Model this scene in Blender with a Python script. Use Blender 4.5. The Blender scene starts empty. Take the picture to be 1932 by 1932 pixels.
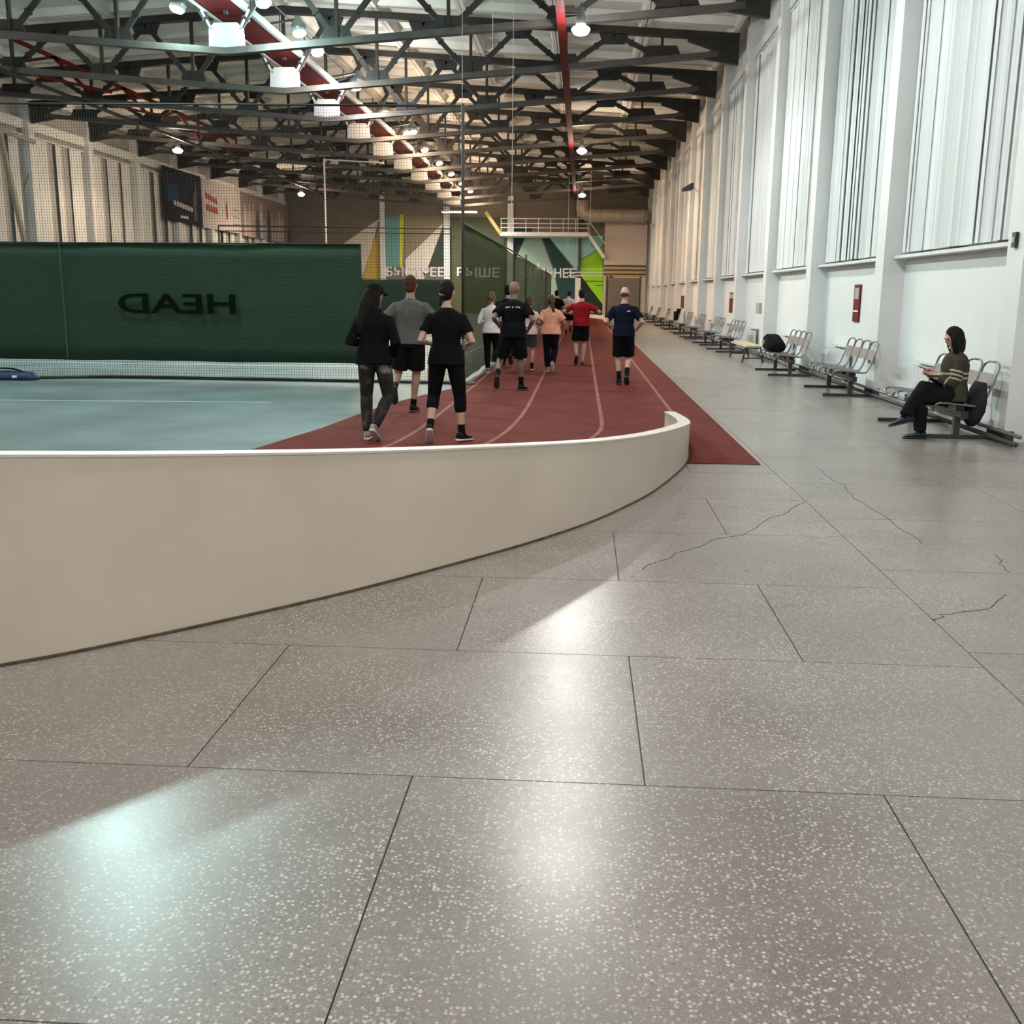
import bpy, bmesh, math, random
from math import sin, cos, pi, sqrt, radians
from mathutils import Vector, Matrix
random.seed(11)
V = Vector
sc = bpy.context.scene
COL = sc.collection

# ------------------------------------------------------------------ camera
F_PX, CAM_H, VX, VY, ROLL = 1930.0, 1.55, 1100.0, 555.0, 0.010
ay = V(((VX - 966) / F_PX, -(VY - 966) / F_PX, -1.0)).normalized()
az = V((1, -ROLL, 0)).cross(ay).normalized()
if az.y < 0: az = -az
ax = ay.cross(az)
cam_d = bpy.data.cameras.new('camera')
cam_d.sensor_width = 36.0
cam_d.lens = F_PX / 1932.0 * 36.0
cam_d.clip_end = 400
cam = bpy.data.objects.new('camera', cam_d)
COL.objects.link(cam)
cam.matrix_world = Matrix(((ax.x, ax.y, ax.z, 0), (ay.x, ay.y, ay.z, 0), (az.x, az.y, az.z, CAM_H), (0, 0, 0, 1)))
sc.camera = cam

# ------------------------------------------------------------------ world, exposure
w = bpy.data.worlds.new('world'); sc.world = w; w.use_nodes = True
w.node_tree.nodes['Background'].inputs[0].default_value = (.02, .025, .035, 1)
w.node_tree.nodes['Background'].inputs[1].default_value = 1.0
sc.view_settings.view_transform = 'Standard'
sc.view_settings.look = 'None'
sc.view_settings.gamma = 1.0
sc.view_settings.use_curve_mapping = False
sc.view_settings.exposure = -0.24
sc.cycles.use_denoising = True
sc.cycles.max_bounces = 5
sc.cycles.diffuse_bounces = 3
sc.cycles.glossy_bounces = 2
sc.cycles.use_adaptive_sampling = True
sc.cycles.adaptive_threshold = .1
sc.cycles.adaptive_min_samples = 12
sc.cycles.transparent_max_bounces = 16
sc.cycles.sample_clamp_indirect = 6.0
sc.cycles.caustics_reflective = False
sc.cycles.caustics_refractive = False
# lamp powers (W) and colours, used by the lamp builders further down
P_ROW, P_MID, UP = 850.0, 700.0, .60      # UP: share that the open refractors throw sideways and up
COOL, NEUTRAL, WARM = (.64, .99, .96), (1.0, .97, .935), (1.0, .73, .50)

# ------------------------------------------------------------------ helpers
def link(o, parent=None):
    COL.objects.link(o)
    if parent is not None: o.parent = parent
    return o
def tag(o, label=None, cat=None, group=None, kind=None):
    if label: o['label'] = label
    if cat: o['category'] = cat
    if group: o['group'] = group
    if kind: o['kind'] = kind
    return o
def thing(name, label, cat, loc=(0, 0, 0), rz=0, group=None, kind=None):
    o = bpy.data.objects.new(name, None); o.empty_display_size = .2
    o.location = loc; o.rotation_euler = (0, 0, rz)
    link(o); return tag(o, label, cat, group, kind)
def copy_tree(o, parent=None):
    c = o.copy(); link(c)
    if parent is not None: c.parent = parent
    for ch in list(o.children): copy_tree(ch, c)
    return c
def put(name, me, m=None, parent=None, loc=(0, 0, 0), rot=(0, 0, 0)):
    o = bpy.data.objects.new(name, me); o.location = loc; o.rotation_euler = rot
    if m is not None and not me.materials: me.materials.append(m)
    return link(o, parent)

class MB:
    """collects closed shapes; mesh() / build() makes ONE mesh"""
    def __init__(s): s.v = []; s.f = []
    def add(s, vs, fs):
        b = len(s.v); s.v += [tuple(v) for v in vs]; s.f += [tuple(i + b for i in f) for f in fs]; return s
    def box(s, x0, x1, y0, y1, z0, z1):
        return s.add([(x0,y0,z0),(x1,y0,z0),(x1,y1,z0),(x0,y1,z0),(x0,y0,z1),(x1,y0,z1),(x1,y1,z1),(x0,y1,z1)],
                     [(0,3,2,1),(4,5,6,7),(0,1,5,4),(1,2,6,5),(2,3,7,6),(3,0,4,7)])
    def bar(s, p0, p1, wd, h, up=(0, 0, 1)):
        p0, p1 = V(p0), V(p1); d = (p1 - p0).normalized(); up = V(up)
        if abs(d.dot(up)) > .98: up = V((0, 1, 0)) if abs(d.y) < .9 else V((1, 0, 0))
        r = d.cross(up).normalized() * wd / 2; u = r.cross(d).normalized() * h / 2
        vs = [p + a * r + b * u for p in (p0, p1) for a, b in ((-1,-1),(1,-1),(1,1),(-1,1))]
        return s.add(vs, [(0,1,2,3),(7,6,5,4),(0,4,5,1),(1,5,6,2),(2,6,7,3),(3,7,4,0)])
    def tube(s, pts, r, seg=8, cap=True):
        pts = [V(p) for p in pts]; n = len(pts)
        rs = r if isinstance(r, (list, tuple)) else [r] * n
        b = len(s.v); prev = None
        for i, p in enumerate(pts):
            d = (pts[min(i + 1, n - 1)] - pts[max(i - 1, 0)]).normalized()
            if prev is None:
                a = V((0, 0, 1)) if abs(d.z) < .9 else V((1, 0, 0)); e = d.cross(a).normalized()
            else:
                e = (prev - d * prev.dot(d)).normalized()
            prev = e; g = d.cross(e)
            for k in range(seg):
                t = 2 * pi * k / seg; s.v.append(tuple(p + (e * cos(t) + g * sin(t)) * rs[i]))
        for i in range(n - 1):
            for k in range(seg):
                k2 = (k + 1) % seg
                s.f.append((b + i*seg + k, b + i*seg + k2, b + (i+1)*seg + k2, b + (i+1)*seg + k))
        if cap:
            s.f.append(tuple(b + k for k in reversed(range(seg)))); s.f.append(tuple(b + (n-1)*seg + k for k in range(seg)))
        return s
    def prism(s, poly, z0, z1, f=lambda a, b, c: (a, b, c)):
        n = len(poly)
        vs = [f(a, b, z0) for a, b in poly] + [f(a, b, z1) for a, b in poly]
        return s.add(vs, [tuple(reversed(range(n))), tuple(range(n, 2*n))] + [(i, (i+1) % n, n + (i+1) % n, n + i) for i in range(n)])
    def loft(s, rings):
        b = len(s.v); m = len(rings[0])
        for r in rings: s.v += [tuple(p) for p in r]
        for i in range(len(rings) - 1):
            for k in range(m):
                k2 = (k + 1) % m
                s.f.append((b+i*m+k, b+i*m+k2, b+(i+1)*m+k2, b+(i+1)*m+k))
        s.f.append(tuple(b + k for k in reversed(range(m)))); s.f.append(tuple(b + (len(rings)-1)*m + k for k in range(m)))
        return s
    def mesh(s, name, m=None, smooth=False):
        me = bpy.data.meshes.new(name); me.from_pydata(s.v, [], s.f); me.update()
        bm = bmesh.new(); bm.from_mesh(me); bmesh.ops.recalc_face_normals(bm, faces=bm.faces); bm.to_mesh(me); bm.free()
        if smooth: me.polygons.foreach_set('use_smooth', [True] * len(me.polygons))
        if m is not None: me.materials.append(m)
        return me
    def build(s, name, m, parent=None, smooth=False, loc=(0, 0, 0), rot=(0, 0, 0)):
        return put(name, s.mesh(name, m, smooth), None, parent, loc, rot)

XZ = lambda y: (lambda a, b, c: (a, y + c, b))      # polygon in x,z extruded along y

# ------------------------------------------------------------------ materials
def mat(name, col, rough=.5, metal=0., var=.08, scale=5., bump=0., bscale=60., spec=.5, emit=0., ecol=None,
        alpha=1., coat=0., stretch=(1, 1, 1), world=False, randv=0., sheen=0.):
    m = bpy.data.materials.new(name); m.use_nodes = True
    nt = m.node_tree; N = nt.nodes; L = nt.links; p = N['Principled BSDF']
    tc = N.new('ShaderNodeTexCoord'); mp = N.new('ShaderNodeMapping'); mp.inputs['Scale'].default_value = stretch
    if world:
        ge = N.new('ShaderNodeNewGeometry'); L.new(ge.outputs['Position'], mp.inputs[0])
    else:
        L.new(tc.outputs['Object'], mp.inputs[0])
    no = N.new('ShaderNodeTexNoise'); no.inputs['Scale'].default_value = scale; no.inputs['Detail'].default_value = 5
    L.new(mp.outputs[0], no.inputs['Vector'])
    cr = N.new('ShaderNodeValToRGB')
    cr.color_ramp.elements[0].position = .3; cr.color_ramp.elements[1].position = .7
    cr.color_ramp.elements[0].color = tuple(max(0, c * (1 - var)) for c in col) + (1,)
    cr.color_ramp.elements[1].color = tuple(min(1, c * (1 + var)) for c in col) + (1,)
    L.new(no.outputs['Fac'], cr.inputs[0])
    out = cr.outputs[0]
    if randv:
        oi = N.new('ShaderNodeObjectInfo'); mr = N.new('ShaderNodeMapRange')
        mr.inputs['To Min'].default_value = 1 - randv; mr.inputs['To Max'].default_value = 1 + randv
        L.new(oi.outputs['Random'], mr.inputs['Value'])
        hs = N.new('ShaderNodeHueSaturation'); L.new(mr.outputs[0], hs.inputs['Value']); L.new(out, hs.inputs['Color']); out = hs.outputs[0]
    L.new(out, p.inputs['Base Color'])
    p.inputs['Roughness'].default_value = rough; p.inputs['Metallic'].default_value = metal
    p.inputs['Specular IOR Level'].default_value = spec
    if coat: p.inputs['Coat Weight'].default_value = coat; p.inputs['Coat Roughness'].default_value = .15
    if sheen: p.inputs['Sheen Weight'].default_value = sheen
    if emit:
        p.inputs['Emission Color'].default_value = tuple(ecol or col) + (1,); p.inputs['Emission Strength'].default_value = emit
    if emit: m.cycles.emission_sampling = 'NONE'
    if alpha < 1: p.inputs['Alpha'].default_value = alpha
    if bump:
        nb = N.new('ShaderNodeTexNoise'); nb.inputs['Scale'].default_value = bscale; nb.inputs['Detail'].default_value = 4
        L.new(mp.outputs[0], nb.inputs['Vector'])
        bp = N.new('ShaderNodeBump'); bp.inputs['Strength'].default_value = bump; bp.inputs['Distance'].default_value = .02
        L.new(nb.outputs['Fac'], bp.inputs['Height']); L.new(bp.outputs[0], p.inputs['Normal'])
    return m

def terrazzo(name, randv=.05):
    m = bpy.data.materials.new(name); m.use_nodes = True
    nt = m.node_tree; N = nt.nodes; L = nt.links; p = N['Principled BSDF']
    ge = N.new('ShaderNodeNewGeometry')
    def noise(sc_, det=4):
        n = N.new('ShaderNodeTexNoise'); n.inputs['Scale'].default_value = sc_; n.inputs['Detail'].default_value = det
        L.new(ge.outputs['Position'], n.inputs['Vector']); return n
    def ramp(src, *els):
        r = N.new('ShaderNodeValToRGB')
        while len(r.color_ramp.elements) < len(els): r.color_ramp.elements.new(.5)
        for e, (pos, c) in zip(r.color_ramp.elements, els): e.position = pos; e.color = c + (1,)
        L.new(src, r.inputs[0]); return r
    def mix(f, a, b, t='MIX'):
        x = N.new('ShaderNodeMix'); x.data_type = 'RGBA'; x.blend_type = t
        if isinstance(f, float): x.inputs[0].default_value = f
        else: L.new(f, x.inputs[0])
        for s_, i in ((a, 6), (b, 7)):
            if isinstance(s_, tuple): x.inputs[i].default_value = s_ + (1,)
            else: L.new(s_, x.inputs[i])
        return x.outputs[2]
    base = ramp(noise(1.3, 6).outputs['Fac'], (.35, (.174, .146, .131)), (.65, (.258, .226, .206)))
    vo = N.new('ShaderNodeTexVoronoi'); vo.inputs['Scale'].default_value = 76; L.new(ge.outputs['Position'], vo.inputs['Vector'])
    chip = ramp(vo.outputs['Distance'], (.28, (1, 1, 1)), (.43, (0, 0, 0)))
    sep = N.new('ShaderNodeSeparateColor'); L.new(vo.outputs['Color'], sep.inputs[0])
    tone = ramp(sep.outputs[0], (.12, (.16, .145, .13)), (.35, (.34, .32, .29)), (1., (.66, .595, .54)))
    c = mix(chip.outputs[0], base.outputs[0], tone.outputs[0])
    v2 = N.new('ShaderNodeTexVoronoi'); v2.inputs['Scale'].default_value = 190; L.new(ge.outputs['Position'], v2.inputs['Vector'])
    ch2 = ramp(v2.outputs['Distance'], (.22, (.75, .75, .75)), (.36, (0, 0, 0)))
    s2 = N.new('ShaderNodeSeparateColor'); L.new(v2.outputs['Color'], s2.inputs[0])
    t2 = ramp(s2.outputs[1], (.3, (.2, .18, .16)), (.7, (.5, .47, .42)))
    c = mix(ch2.outputs[0], c, t2.outputs[0])
    dirt = ramp(noise(.9, 7).outputs['Fac'], (.40, (0, 0, 0)), (.62, (.55, .55, .55)))
    c = mix(dirt.outputs[0], c, (.24, .217, .20))
    if randv:
        oi = N.new('ShaderNodeObjectInfo'); mr = N.new('ShaderNodeMapRange')
        mr.inputs['To Min'].default_value = 1 - randv; mr.inputs['To Max'].default_value = 1 + randv
        L.new(oi.outputs['Random'], mr.inputs['Value'])
        hs = N.new('ShaderNodeHueSaturation'); L.new(mr.outputs[0], hs.inputs['Value']); L.new(c, hs.inputs['Color']); c = hs.outputs[0]
    L.new(c, p.inputs['Base Color'])
    rr = N.new('ShaderNodeMapRange'); rr.inputs['To Min'].default_value = .235; rr.inputs['To Max'].default_value = .35
    L.new(noise(2.2, 6).outputs['Fac'], rr.inputs['Value']); L.new(rr.outputs[0], p.inputs['Roughness'])
    bp = N.new('ShaderNodeBump'); bp.inputs['Strength'].default_value = .06; bp.inputs['Distance'].default_value = .004
    L.new(noise(45, 3).outputs['Fac'], bp.inputs['Height']); L.new(bp.outputs[0], p.inputs['Normal'])
    p.inputs['Specular IOR Level'].default_value = .38
    return m

M = dict(
    terrazzo=terrazzo('terrazzo'),
    screed=mat('screed', (.10, .095, .085), .8, world=True),
    crack=mat('crack', (.045, .042, .04), .9),
    wall=mat('white_wall_paint', (.76, .77, .77), .6, var=.03, scale=1.5, world=True),
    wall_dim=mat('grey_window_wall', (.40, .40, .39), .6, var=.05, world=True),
    column=mat('column_paint', (.74, .75, .75), .55, var=.03, scale=1.2, world=True),
    ceiling=mat('ceiling_plaster', (.66, .63, .58), .8, var=.12, scale=.8, world=True),
    steel=mat('dark_truss_paint', (.024, .021, .019), .6, var=.25, scale=3, spec=.25),
    chord=mat('lit_chord_paint', (.058, .052, .047), .55, var=.2, scale=3, spec=.3),  # truss paint lightened to carry the lamplight on the bottom chords
    white_steel=mat('white_plate_paint', (.34, .34, .335), .5, var=.05),
    red_steel=mat('dark_red_paint', (.085, .005, .006), .7, var=.2, scale=3, spec=.1),
    track=mat('red_rubber_track', (.140, .033, .026), .85, spec=.06, var=.16, scale=2.2, bump=.25, bscale=260, world=True),
    lane=mat('worn_lane_paint', (.26, .115, .095), .8, spec=.06, var=.35, scale=9, world=True),
    court=mat('teal_court_paint', (.150, .190, .190), .55, spec=.07, var=.22, scale=.8, world=True),
    court_line=mat('court_line_paint', (.66, .68, .66), .4, var=.1, world=True),
    barrier=mat('cream_barrier_panel', (.66, .575, .48), .42, var=.05, scale=1.5, world=True),
    barrier_top=mat('barrier_top_edge', (.68, .62, .57), .45, var=.05, world=True),
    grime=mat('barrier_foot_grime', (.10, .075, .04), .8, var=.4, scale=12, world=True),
    blind=mat('white_blind_fabric', (.74, .76, .76), .75, var=.05, scale=2, randv=.06),
    sill=mat('white_sill', (.72, .73, .73), .5),
    dark_metal=mat('dark_metal', (.05, .05, .052), .45, metal=.3),
    pipe=mat('dark_pipe', (.06, .06, .062), .4),
    chrome=mat('grey_seat_metal', (.135, .14, .15), .45, metal=.2, var=.05),
    seat_tube=mat('seat_tube', (.20, .21, .22), .35, metal=.7),
    wood=mat('bench_wood', (.62, .50, .33), .55, var=.15, scale=6, stretch=(1, .2, 1)),
    radiator=mat('radiator_enamel', (.74, .75, .75), .4, var=.03),
    red_box=mat('fire_box_red', (.13, .005, .009), .6, spec=.2),
    white=mat('white_paint', (.82, .82, .81), .5),
    grey=mat('grey_plastic', (.36, .38, .38), .5),
    black=mat('black_plastic', (.02, .02, .021), .5),
    green=mat('dark_green_screen', (.007, .033, .014), .8, var=.22, scale=1.2, stretch=(.25, 1, 2.2), bump=.3, bscale=14),
    green_print=mat('screen_print', (.0015, .004, .003), .9, spec=.1),
    green_seam=mat('screen_seam', (.03, .09, .05), .8),
    mesh_green=mat('green_mesh_screen', (.026, .048, .012), .9, var=.25, scale=1.5, alpha=.66, world=True, spec=.1),
    hem_green=mat('green_hem', (.10, .19, .13), .8, spec=.1),
    net=mat('black_net', (.02, .02, .02), .7),
    lens=mat('lamp_lens', (1, 1, 1), .4, emit=60, ecol=(.95, 1, 1)),
    lens_cool=mat('lamp_lens_cool', (1, 1, 1), .4, emit=60, ecol=(.85, 1, 1)),
    lens_warm=mat('lamp_lens_warm', (1, 1, 1), .4, emit=60, ecol=(1, .9, .8)),
    housing=mat('lamp_housing', (.20, .21, .21), .35, metal=.4),
    beige=mat('beige_wall', (.20, .165, .13), .7, var=.06, world=True),  # beige darkened all over, deep shade of the far wall in the colour
    room=mat('beige_room_paint', (.66, .56, .47), .7, var=.05, world=True),
    stripe_dark=mat('stripe_dark', (.07, .045, .03), .6),
    stripe_yellow=mat('stripe_yellow', (.50, .36, .12), .6),
    door=mat('brown_door', (.20, .165, .14), .5, var=.1),
    duct=mat('duct_metal', (.42, .36, .29), .5, metal=.2),
    rope=mat('pale_rope', (.55, .52, .48), .8),
)
def paint(n, c): return mat('mural_' + n, c, .7, var=.05, world=True)

# ------------------------------------------------------------------ the hall
XC, XF, XW, XL = -9.2, 4.66, 5.0, -23.2          # truss middle, column face, right wall, left wall
PITCH, Y0 = 5.22, 27.42
BAYS = [Y0 + PITCH * k for k in range(-6, 11)]    # column lines
YB, YE = -9.2, 81.0
def struct(name, mb, m, parent=None, **k):
    o = mb.build(name, m, parent, **k)
    if parent is None: tag(o, kind='structure')
    return o

# floor: screed bed with separate terrazzo slabs
floor = struct('floor', MB().box(XL, XW + .3, YB, YE, -.20, -.012), M['screed'])
tag(floor, 'grey terrazzo floor of large speckled slabs with dark joints')
def slab(x0, x1, y0, y1, g=.0026):
    struct('floor_slab', MB().box(x0 + g, x1 - g, y0 + g, y1 - g, -.02, 0), M['terrazzo'], floor)
rows = [3.07 + 1.21 * k for k in range(-4, 6)] + [9.60]
for i in range(len(rows) - 1):
    off = -.52 if (i - 4) % 2 else -1.275
    xs = [off + 1.512 * k for k in range(-3, 4)]
    xs = [x for x in xs if x < 1.6] + [1.755]
    for a, b in zip(xs[:-1], xs[1:]): slab(a, b, rows[i], rows[i + 1])
y = -1.15
while y < 21:
    for a, b in ((1.755, 3.30), (3.30, 4.98)): slab(a, b, y, y + 1.405)
    y += 1.405
struct('floor_slab', MB().box(1.3, 4.98, y + .004, YE, -.02, 0), M['terrazzo'], floor)
struct('floor_slab', MB().box(1.3, 1.755 - .003, 9.6, y, -.02, 0), M['terrazzo'], floor)
struct('floor_slab', MB().box(XL, 4.98, YB, -1.77, -.02, 0), M['terrazzo'], floor)
struct('floor_slab', MB().box(XL, -5.2, -1.77, 2.2, -.02, 0), M['terrazzo'], floor)
def ribbon(pts, wd, z, h=.0012):
    mb = MB(); pts = [V((p[0], p[1], 0)) for p in pts]; L_, R_ = [], []
    for i, p in enumerate(pts):
        d = (pts[min(i + 1, len(pts) - 1)] - pts[max(i - 1, 0)]).normalized(); n = V((-d.y, d.x, 0)) * wd / 2
        L_.append(p + n); R_.append(p - n)
    rings = [[(l.x, l.y, z), (r.x, r.y, z), (r.x, r.y, z + h), (l.x, l.y, z + h)] for l, r in zip(L_, R_)]
    return mb.loft(rings)
def jag(pts, a=.02):
    out = []
    for p, q in zip(pts[:-1], pts[1:]):
        for k in range(4):
            t = k / 4; out.append((p[0] + (q[0] - p[0]) * t + random.uniform(-a, a), p[1] + (q[1] - p[1]) * t + random.uniform(-a, a)))
    return out + [pts[-1]]
for pts in ([(2.195, 9.53), (2.194, 8.94), (2.22, 8.64), (2.18, 8.1), (2.19, 7.7), (2.21, 7.1), (2.216, 6.56)],
            [(1.748, 4.92), (1.83, 5.03), (2.0, 5.11), (2.164, 5.21), (2.295, 5.43)],
            [(.357, 5.72), (.62, 6.13), (.9, 6.53), (1.12, 6.72), (1.3, 7.1), (1.615, 7.59), (1.75, 7.9)],
            [(2.594, 6.3), (2.545, 6.17), (2.5, 5.9)]):
    struct('floor_crack', ribbon(jag(pts), .0042, .0002), M['crack'], floor)

# barrier line round the banked end of the track: (x, y, height)
BAR = [(-8.2, 1.72, 1.12), (-6.8, 1.95, 1.08), (-5.4, 2.36, 1.03), (-4.2, 2.84, .98), (-3.2, 3.36, .94), (-2.399, 3.901, .897),
       (-2.006, 4.246, .854), (-1.567, 4.694, .80), (-1.189, 5.115, .752), (-.783, 5.637, .697), (-.329, 6.259, .636),
       (.074, 6.915, .573), (.353, 7.505, .523), (.588, 8.096, .479), (.82, 8.857, .424), (.985, 9.502, .381),
       (1.07, 10.05, .335), (1.125, 10.8, .28), (1.135, 11.5, .235), (1.12, 12.3, .19)]
def smooth_path(p, n=4):
    out = []
    for i in range(len(p) - 1):
        a, b, c, d = (V(p[max(i - 1, 0)]), V(p[i]), V(p[i + 1]), V(p[min(i + 2, len(p) - 1)]))
        for k in range(n):
            t = k / n
            out.append(.5 * ((2 * b) + (c - a) * t + (2*a - 5*b + 4*c - d) * t*t + (3*b - a - 3*c + d) * t**3))
    return out + [V(p[-1])]
bar = thing('track_barrier', 'low curved cream barrier around the banked end of the red track', 'barrier', (0, 0, 0))
bp_ = smooth_path(BAR)
def bar_mesh(o0, o1, z0, z1, frac=True):
    rings = []
    for i, p in enumerate(bp_):
        d = (bp_[min(i + 1, len(bp_) - 1)] - bp_[max(i - 1, 0)]); n = V((-d.y, d.x, 0)).normalized()
        a, b = p + n * o0, p + n * o1
        zl = p.z + z0 if z0 < 0 else z0
        rings.append([(a.x, a.y, zl), (b.x, b.y, zl), (b.x, b.y, p.z + z1 if frac else z1), (a.x, a.y, p.z + z1 if frac else z1)])
    return MB().loft(rings)
bar_mesh(0, .11, .012, -.012).build('panel', M['barrier'], bar)
bar_mesh(-.006, .118, -.0119, 0).build('top_edge', M['barrier_top'], bar)
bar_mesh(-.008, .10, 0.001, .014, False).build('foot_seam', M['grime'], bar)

# track and court
edge = []
for i in range(4, len(bp_) - 1):
    d = bp_[i + 1] - bp_[i - 1]; n = V((-d.y, d.x, 0)).normalized() * .09
    if bp_[i].y < 9.6: edge.append((bp_[i].x + n.x, bp_[i].y + n.y))
left = [(-1.93, 76.5), (-1.93, 20), (-1.95, 17.8), (-2.2, 16.5), (-2.42, 15.7), (-2.72, 14.2), (-2.87, 12.86), (-2.98, 11.6), (-3.25, 9.9), (-3.9, 8.2), (-5.2, 6.6), (-6.6, 5.8)]
poly = [(1.60, 76.5)] + left + [(-6.7, 2.6)] + edge[::1] + [(1.06, 9.61), (1.70, 9.61)]
track = struct('running_track', MB().prism(poly, .001, .007), M['track'])
del track['kind']; tag(track, 'red rubber running track stretching down the hall', 'track')
for nm, pts in (('a', [(1.225, 12.5), (1.23, 14.4), (1.22, 20), (1.21, 30), (1.21, 74)]),
                ('b', [(-5.2, 5.0), (-4.0, 5.6), (-2.9, 6.4), (-2.0, 7.3), (-1.4, 8.0), (-.95, 8.65), (-.6, 9.3), (-.3, 9.95), (-.06, 10.55), (.11, 11.1), (.225, 11.75), (.268, 12.5), (.27, 13.5), (.265, 15), (.26, 18), (.255, 25), (.25, 40), (.25, 74)]),
                ('c', [(-5.6, 5.9), (-4.4, 6.5), (-3.3, 7.2), (-2.5, 7.95), (-1.85, 8.75), (-1.4, 9.5), (-1.05, 10.3), (-.86, 11.4), (-.77, 12.8), (-.735, 14.4), (-.73, 16.5), (-.73, 20), (-.73, 30), (-.73, 74)]),
                ('d', [(-6.0, 6.2), (-4.7, 6.85), (-3.6, 7.6), (-2.75, 8.5), (-2.25, 9.4), (-1.97, 10.3), (-1.86, 11.5), (-1.825, 13.5), (-1.82, 16.3), (-1.82, 20.9), (-1.82, 32), (-1.82, 74)])):
    ribbon([p[:2] for p in smooth_path([q + (0,) for q in pts], 5)], .05, .0071).build('lane_line', M['lane'], track)
court = struct('court_floor', MB().prism([(XL + .4, 79.5), (-1.5, 79.5), (-1.5, 9.0), (-3.6, 5.0), (-8.0, 3.2), (XL + .4, 3.2)], -.011, .0006), M['court'])
del court['kind']; tag(court, 'glossy teal tennis court floor left of the red track', 'court')
for a, b in (((-12.6, 21.5), (-3.0, 21.5)), ((-3.0, 21.5), (-3.0, 45)), ((-9.6, 13.9), (-4.4, 14.3)), ((-12.4, 27), (-3.0, 27))):
    ribbon([a, b], .05, .0008).build('court_line', M['court_line'], court)
kerb = ribbon([(p.x, p.y) for p in smooth_path([(1.45, 62, 0), (1.3, 66, 0), (.7, 69.5, 0), (-.4, 72, 0)], 6)], .1, .008, .22).build('track_kerb', M['white'])
tag(kerb, 'white curved low kerb at the far end of the track', 'kerb')

# walls
wr = struct('wall_right', MB().box(XW, XW + .3, YB, YE, -.02, 10.2), M['wall'])
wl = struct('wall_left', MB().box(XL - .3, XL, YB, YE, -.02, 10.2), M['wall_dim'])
wb = struct('wall_back', MB().box(XL - .3, XW + .3, YB - .3, YB, -.02, 11.2), M['wall'])
wf = struct('wall_far', MB().box(XL - .3, XW + .3, YE, YE + .3, -.02, 11.2), M['beige'])
colm = MB().box(0, XW - XF + .02, -.225, .225, 0, 9.7).mesh('wall_column', M['column'])
for k, yc in enumerate(BAYS):
    put('wall_column', colm, None, wr, (XF, yc, 0))
    put('wall_column', colm, None, wl, (XL - .02, yc, 0))
colb = MB().box(XF - .012, XF + .1, -.237, .237, .001, .12).mesh('plinth', M['dark_metal'])
for yc in BAYS: put('plinth', colb, None, wr, (0, yc, 0))
# shallow brackets of the ledge above the blinds
struct('wall_ledge', MB().box(XW - .16, XW + .01, YB, YE, 8.36, 8.62), M['wall'], wr)
struct('wall_ledge', MB().box(XL - .01, XL + .16, YB, YE, 7.95, 8.35), M['wall'], wl)

# ceiling: ribbed panels carried by the trusses
SL = .0625
def top_z(d): return 9.05 + (13.65 - abs(d)) * SL
def bot_z(d): return 7.43 + .0755 * abs(d)
ceil = struct('ceiling', MB().prism([(XL - .3, 9.62), (XC, 10.52), (XW + .3, 9.62), (XW + .3, 9.9), (XC, 10.8), (XL - .3, 9.9)], YB, YE + .3, lambda a, b, c: (a, c, b)), M['ceiling'])
pw, pl = 2.72, PITCH - .06
pm = MB(); pm.box(-pw/2 + .01, pw/2 - .01, -pl/2, pl/2, .26, .32)
for s_ in (-1, 1):
    pm.loft([[(s_*(pw/2 - .01), yy, .27), (s_*(pw/2 - .22), yy, .27), (s_*(pw/2 - .13), yy, 0), (s_*(pw/2 - .01), yy, 0)] for yy in (-pl/2, pl/2)])
    pm.loft([[(xx, s_*(pl/2 - .01), .27), (xx, s_*(pl/2 - .3), .27), (xx, s_*(pl/2 - .16), .06), (xx, s_*(pl/2 - .01), .06)] for xx in (-pw/2 + .05, pw/2 - .05)])
for f in (-.17, .17): pm.loft([[(xx, f*pl - .05, .27), (xx, f*pl + .05, .27), (xx, f*pl + .03, .12), (xx, f*pl - .03, .12)] for xx in (-pw/2 + .05, pw/2 - .05)])
pmesh = pm.mesh('ceiling_panel', M['ceiling'])
for yc in BAYS[:-1]:
    for i in range(10):
        d = (i - 4.5) * pw; s_ = 1 if d > 0 else -1
        put('ceiling_panel', pmesh, None, ceil, (XC + d, yc + PITCH/2, top_z(d) + .12), (0, s_ * math.atan(SL), 0))

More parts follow.
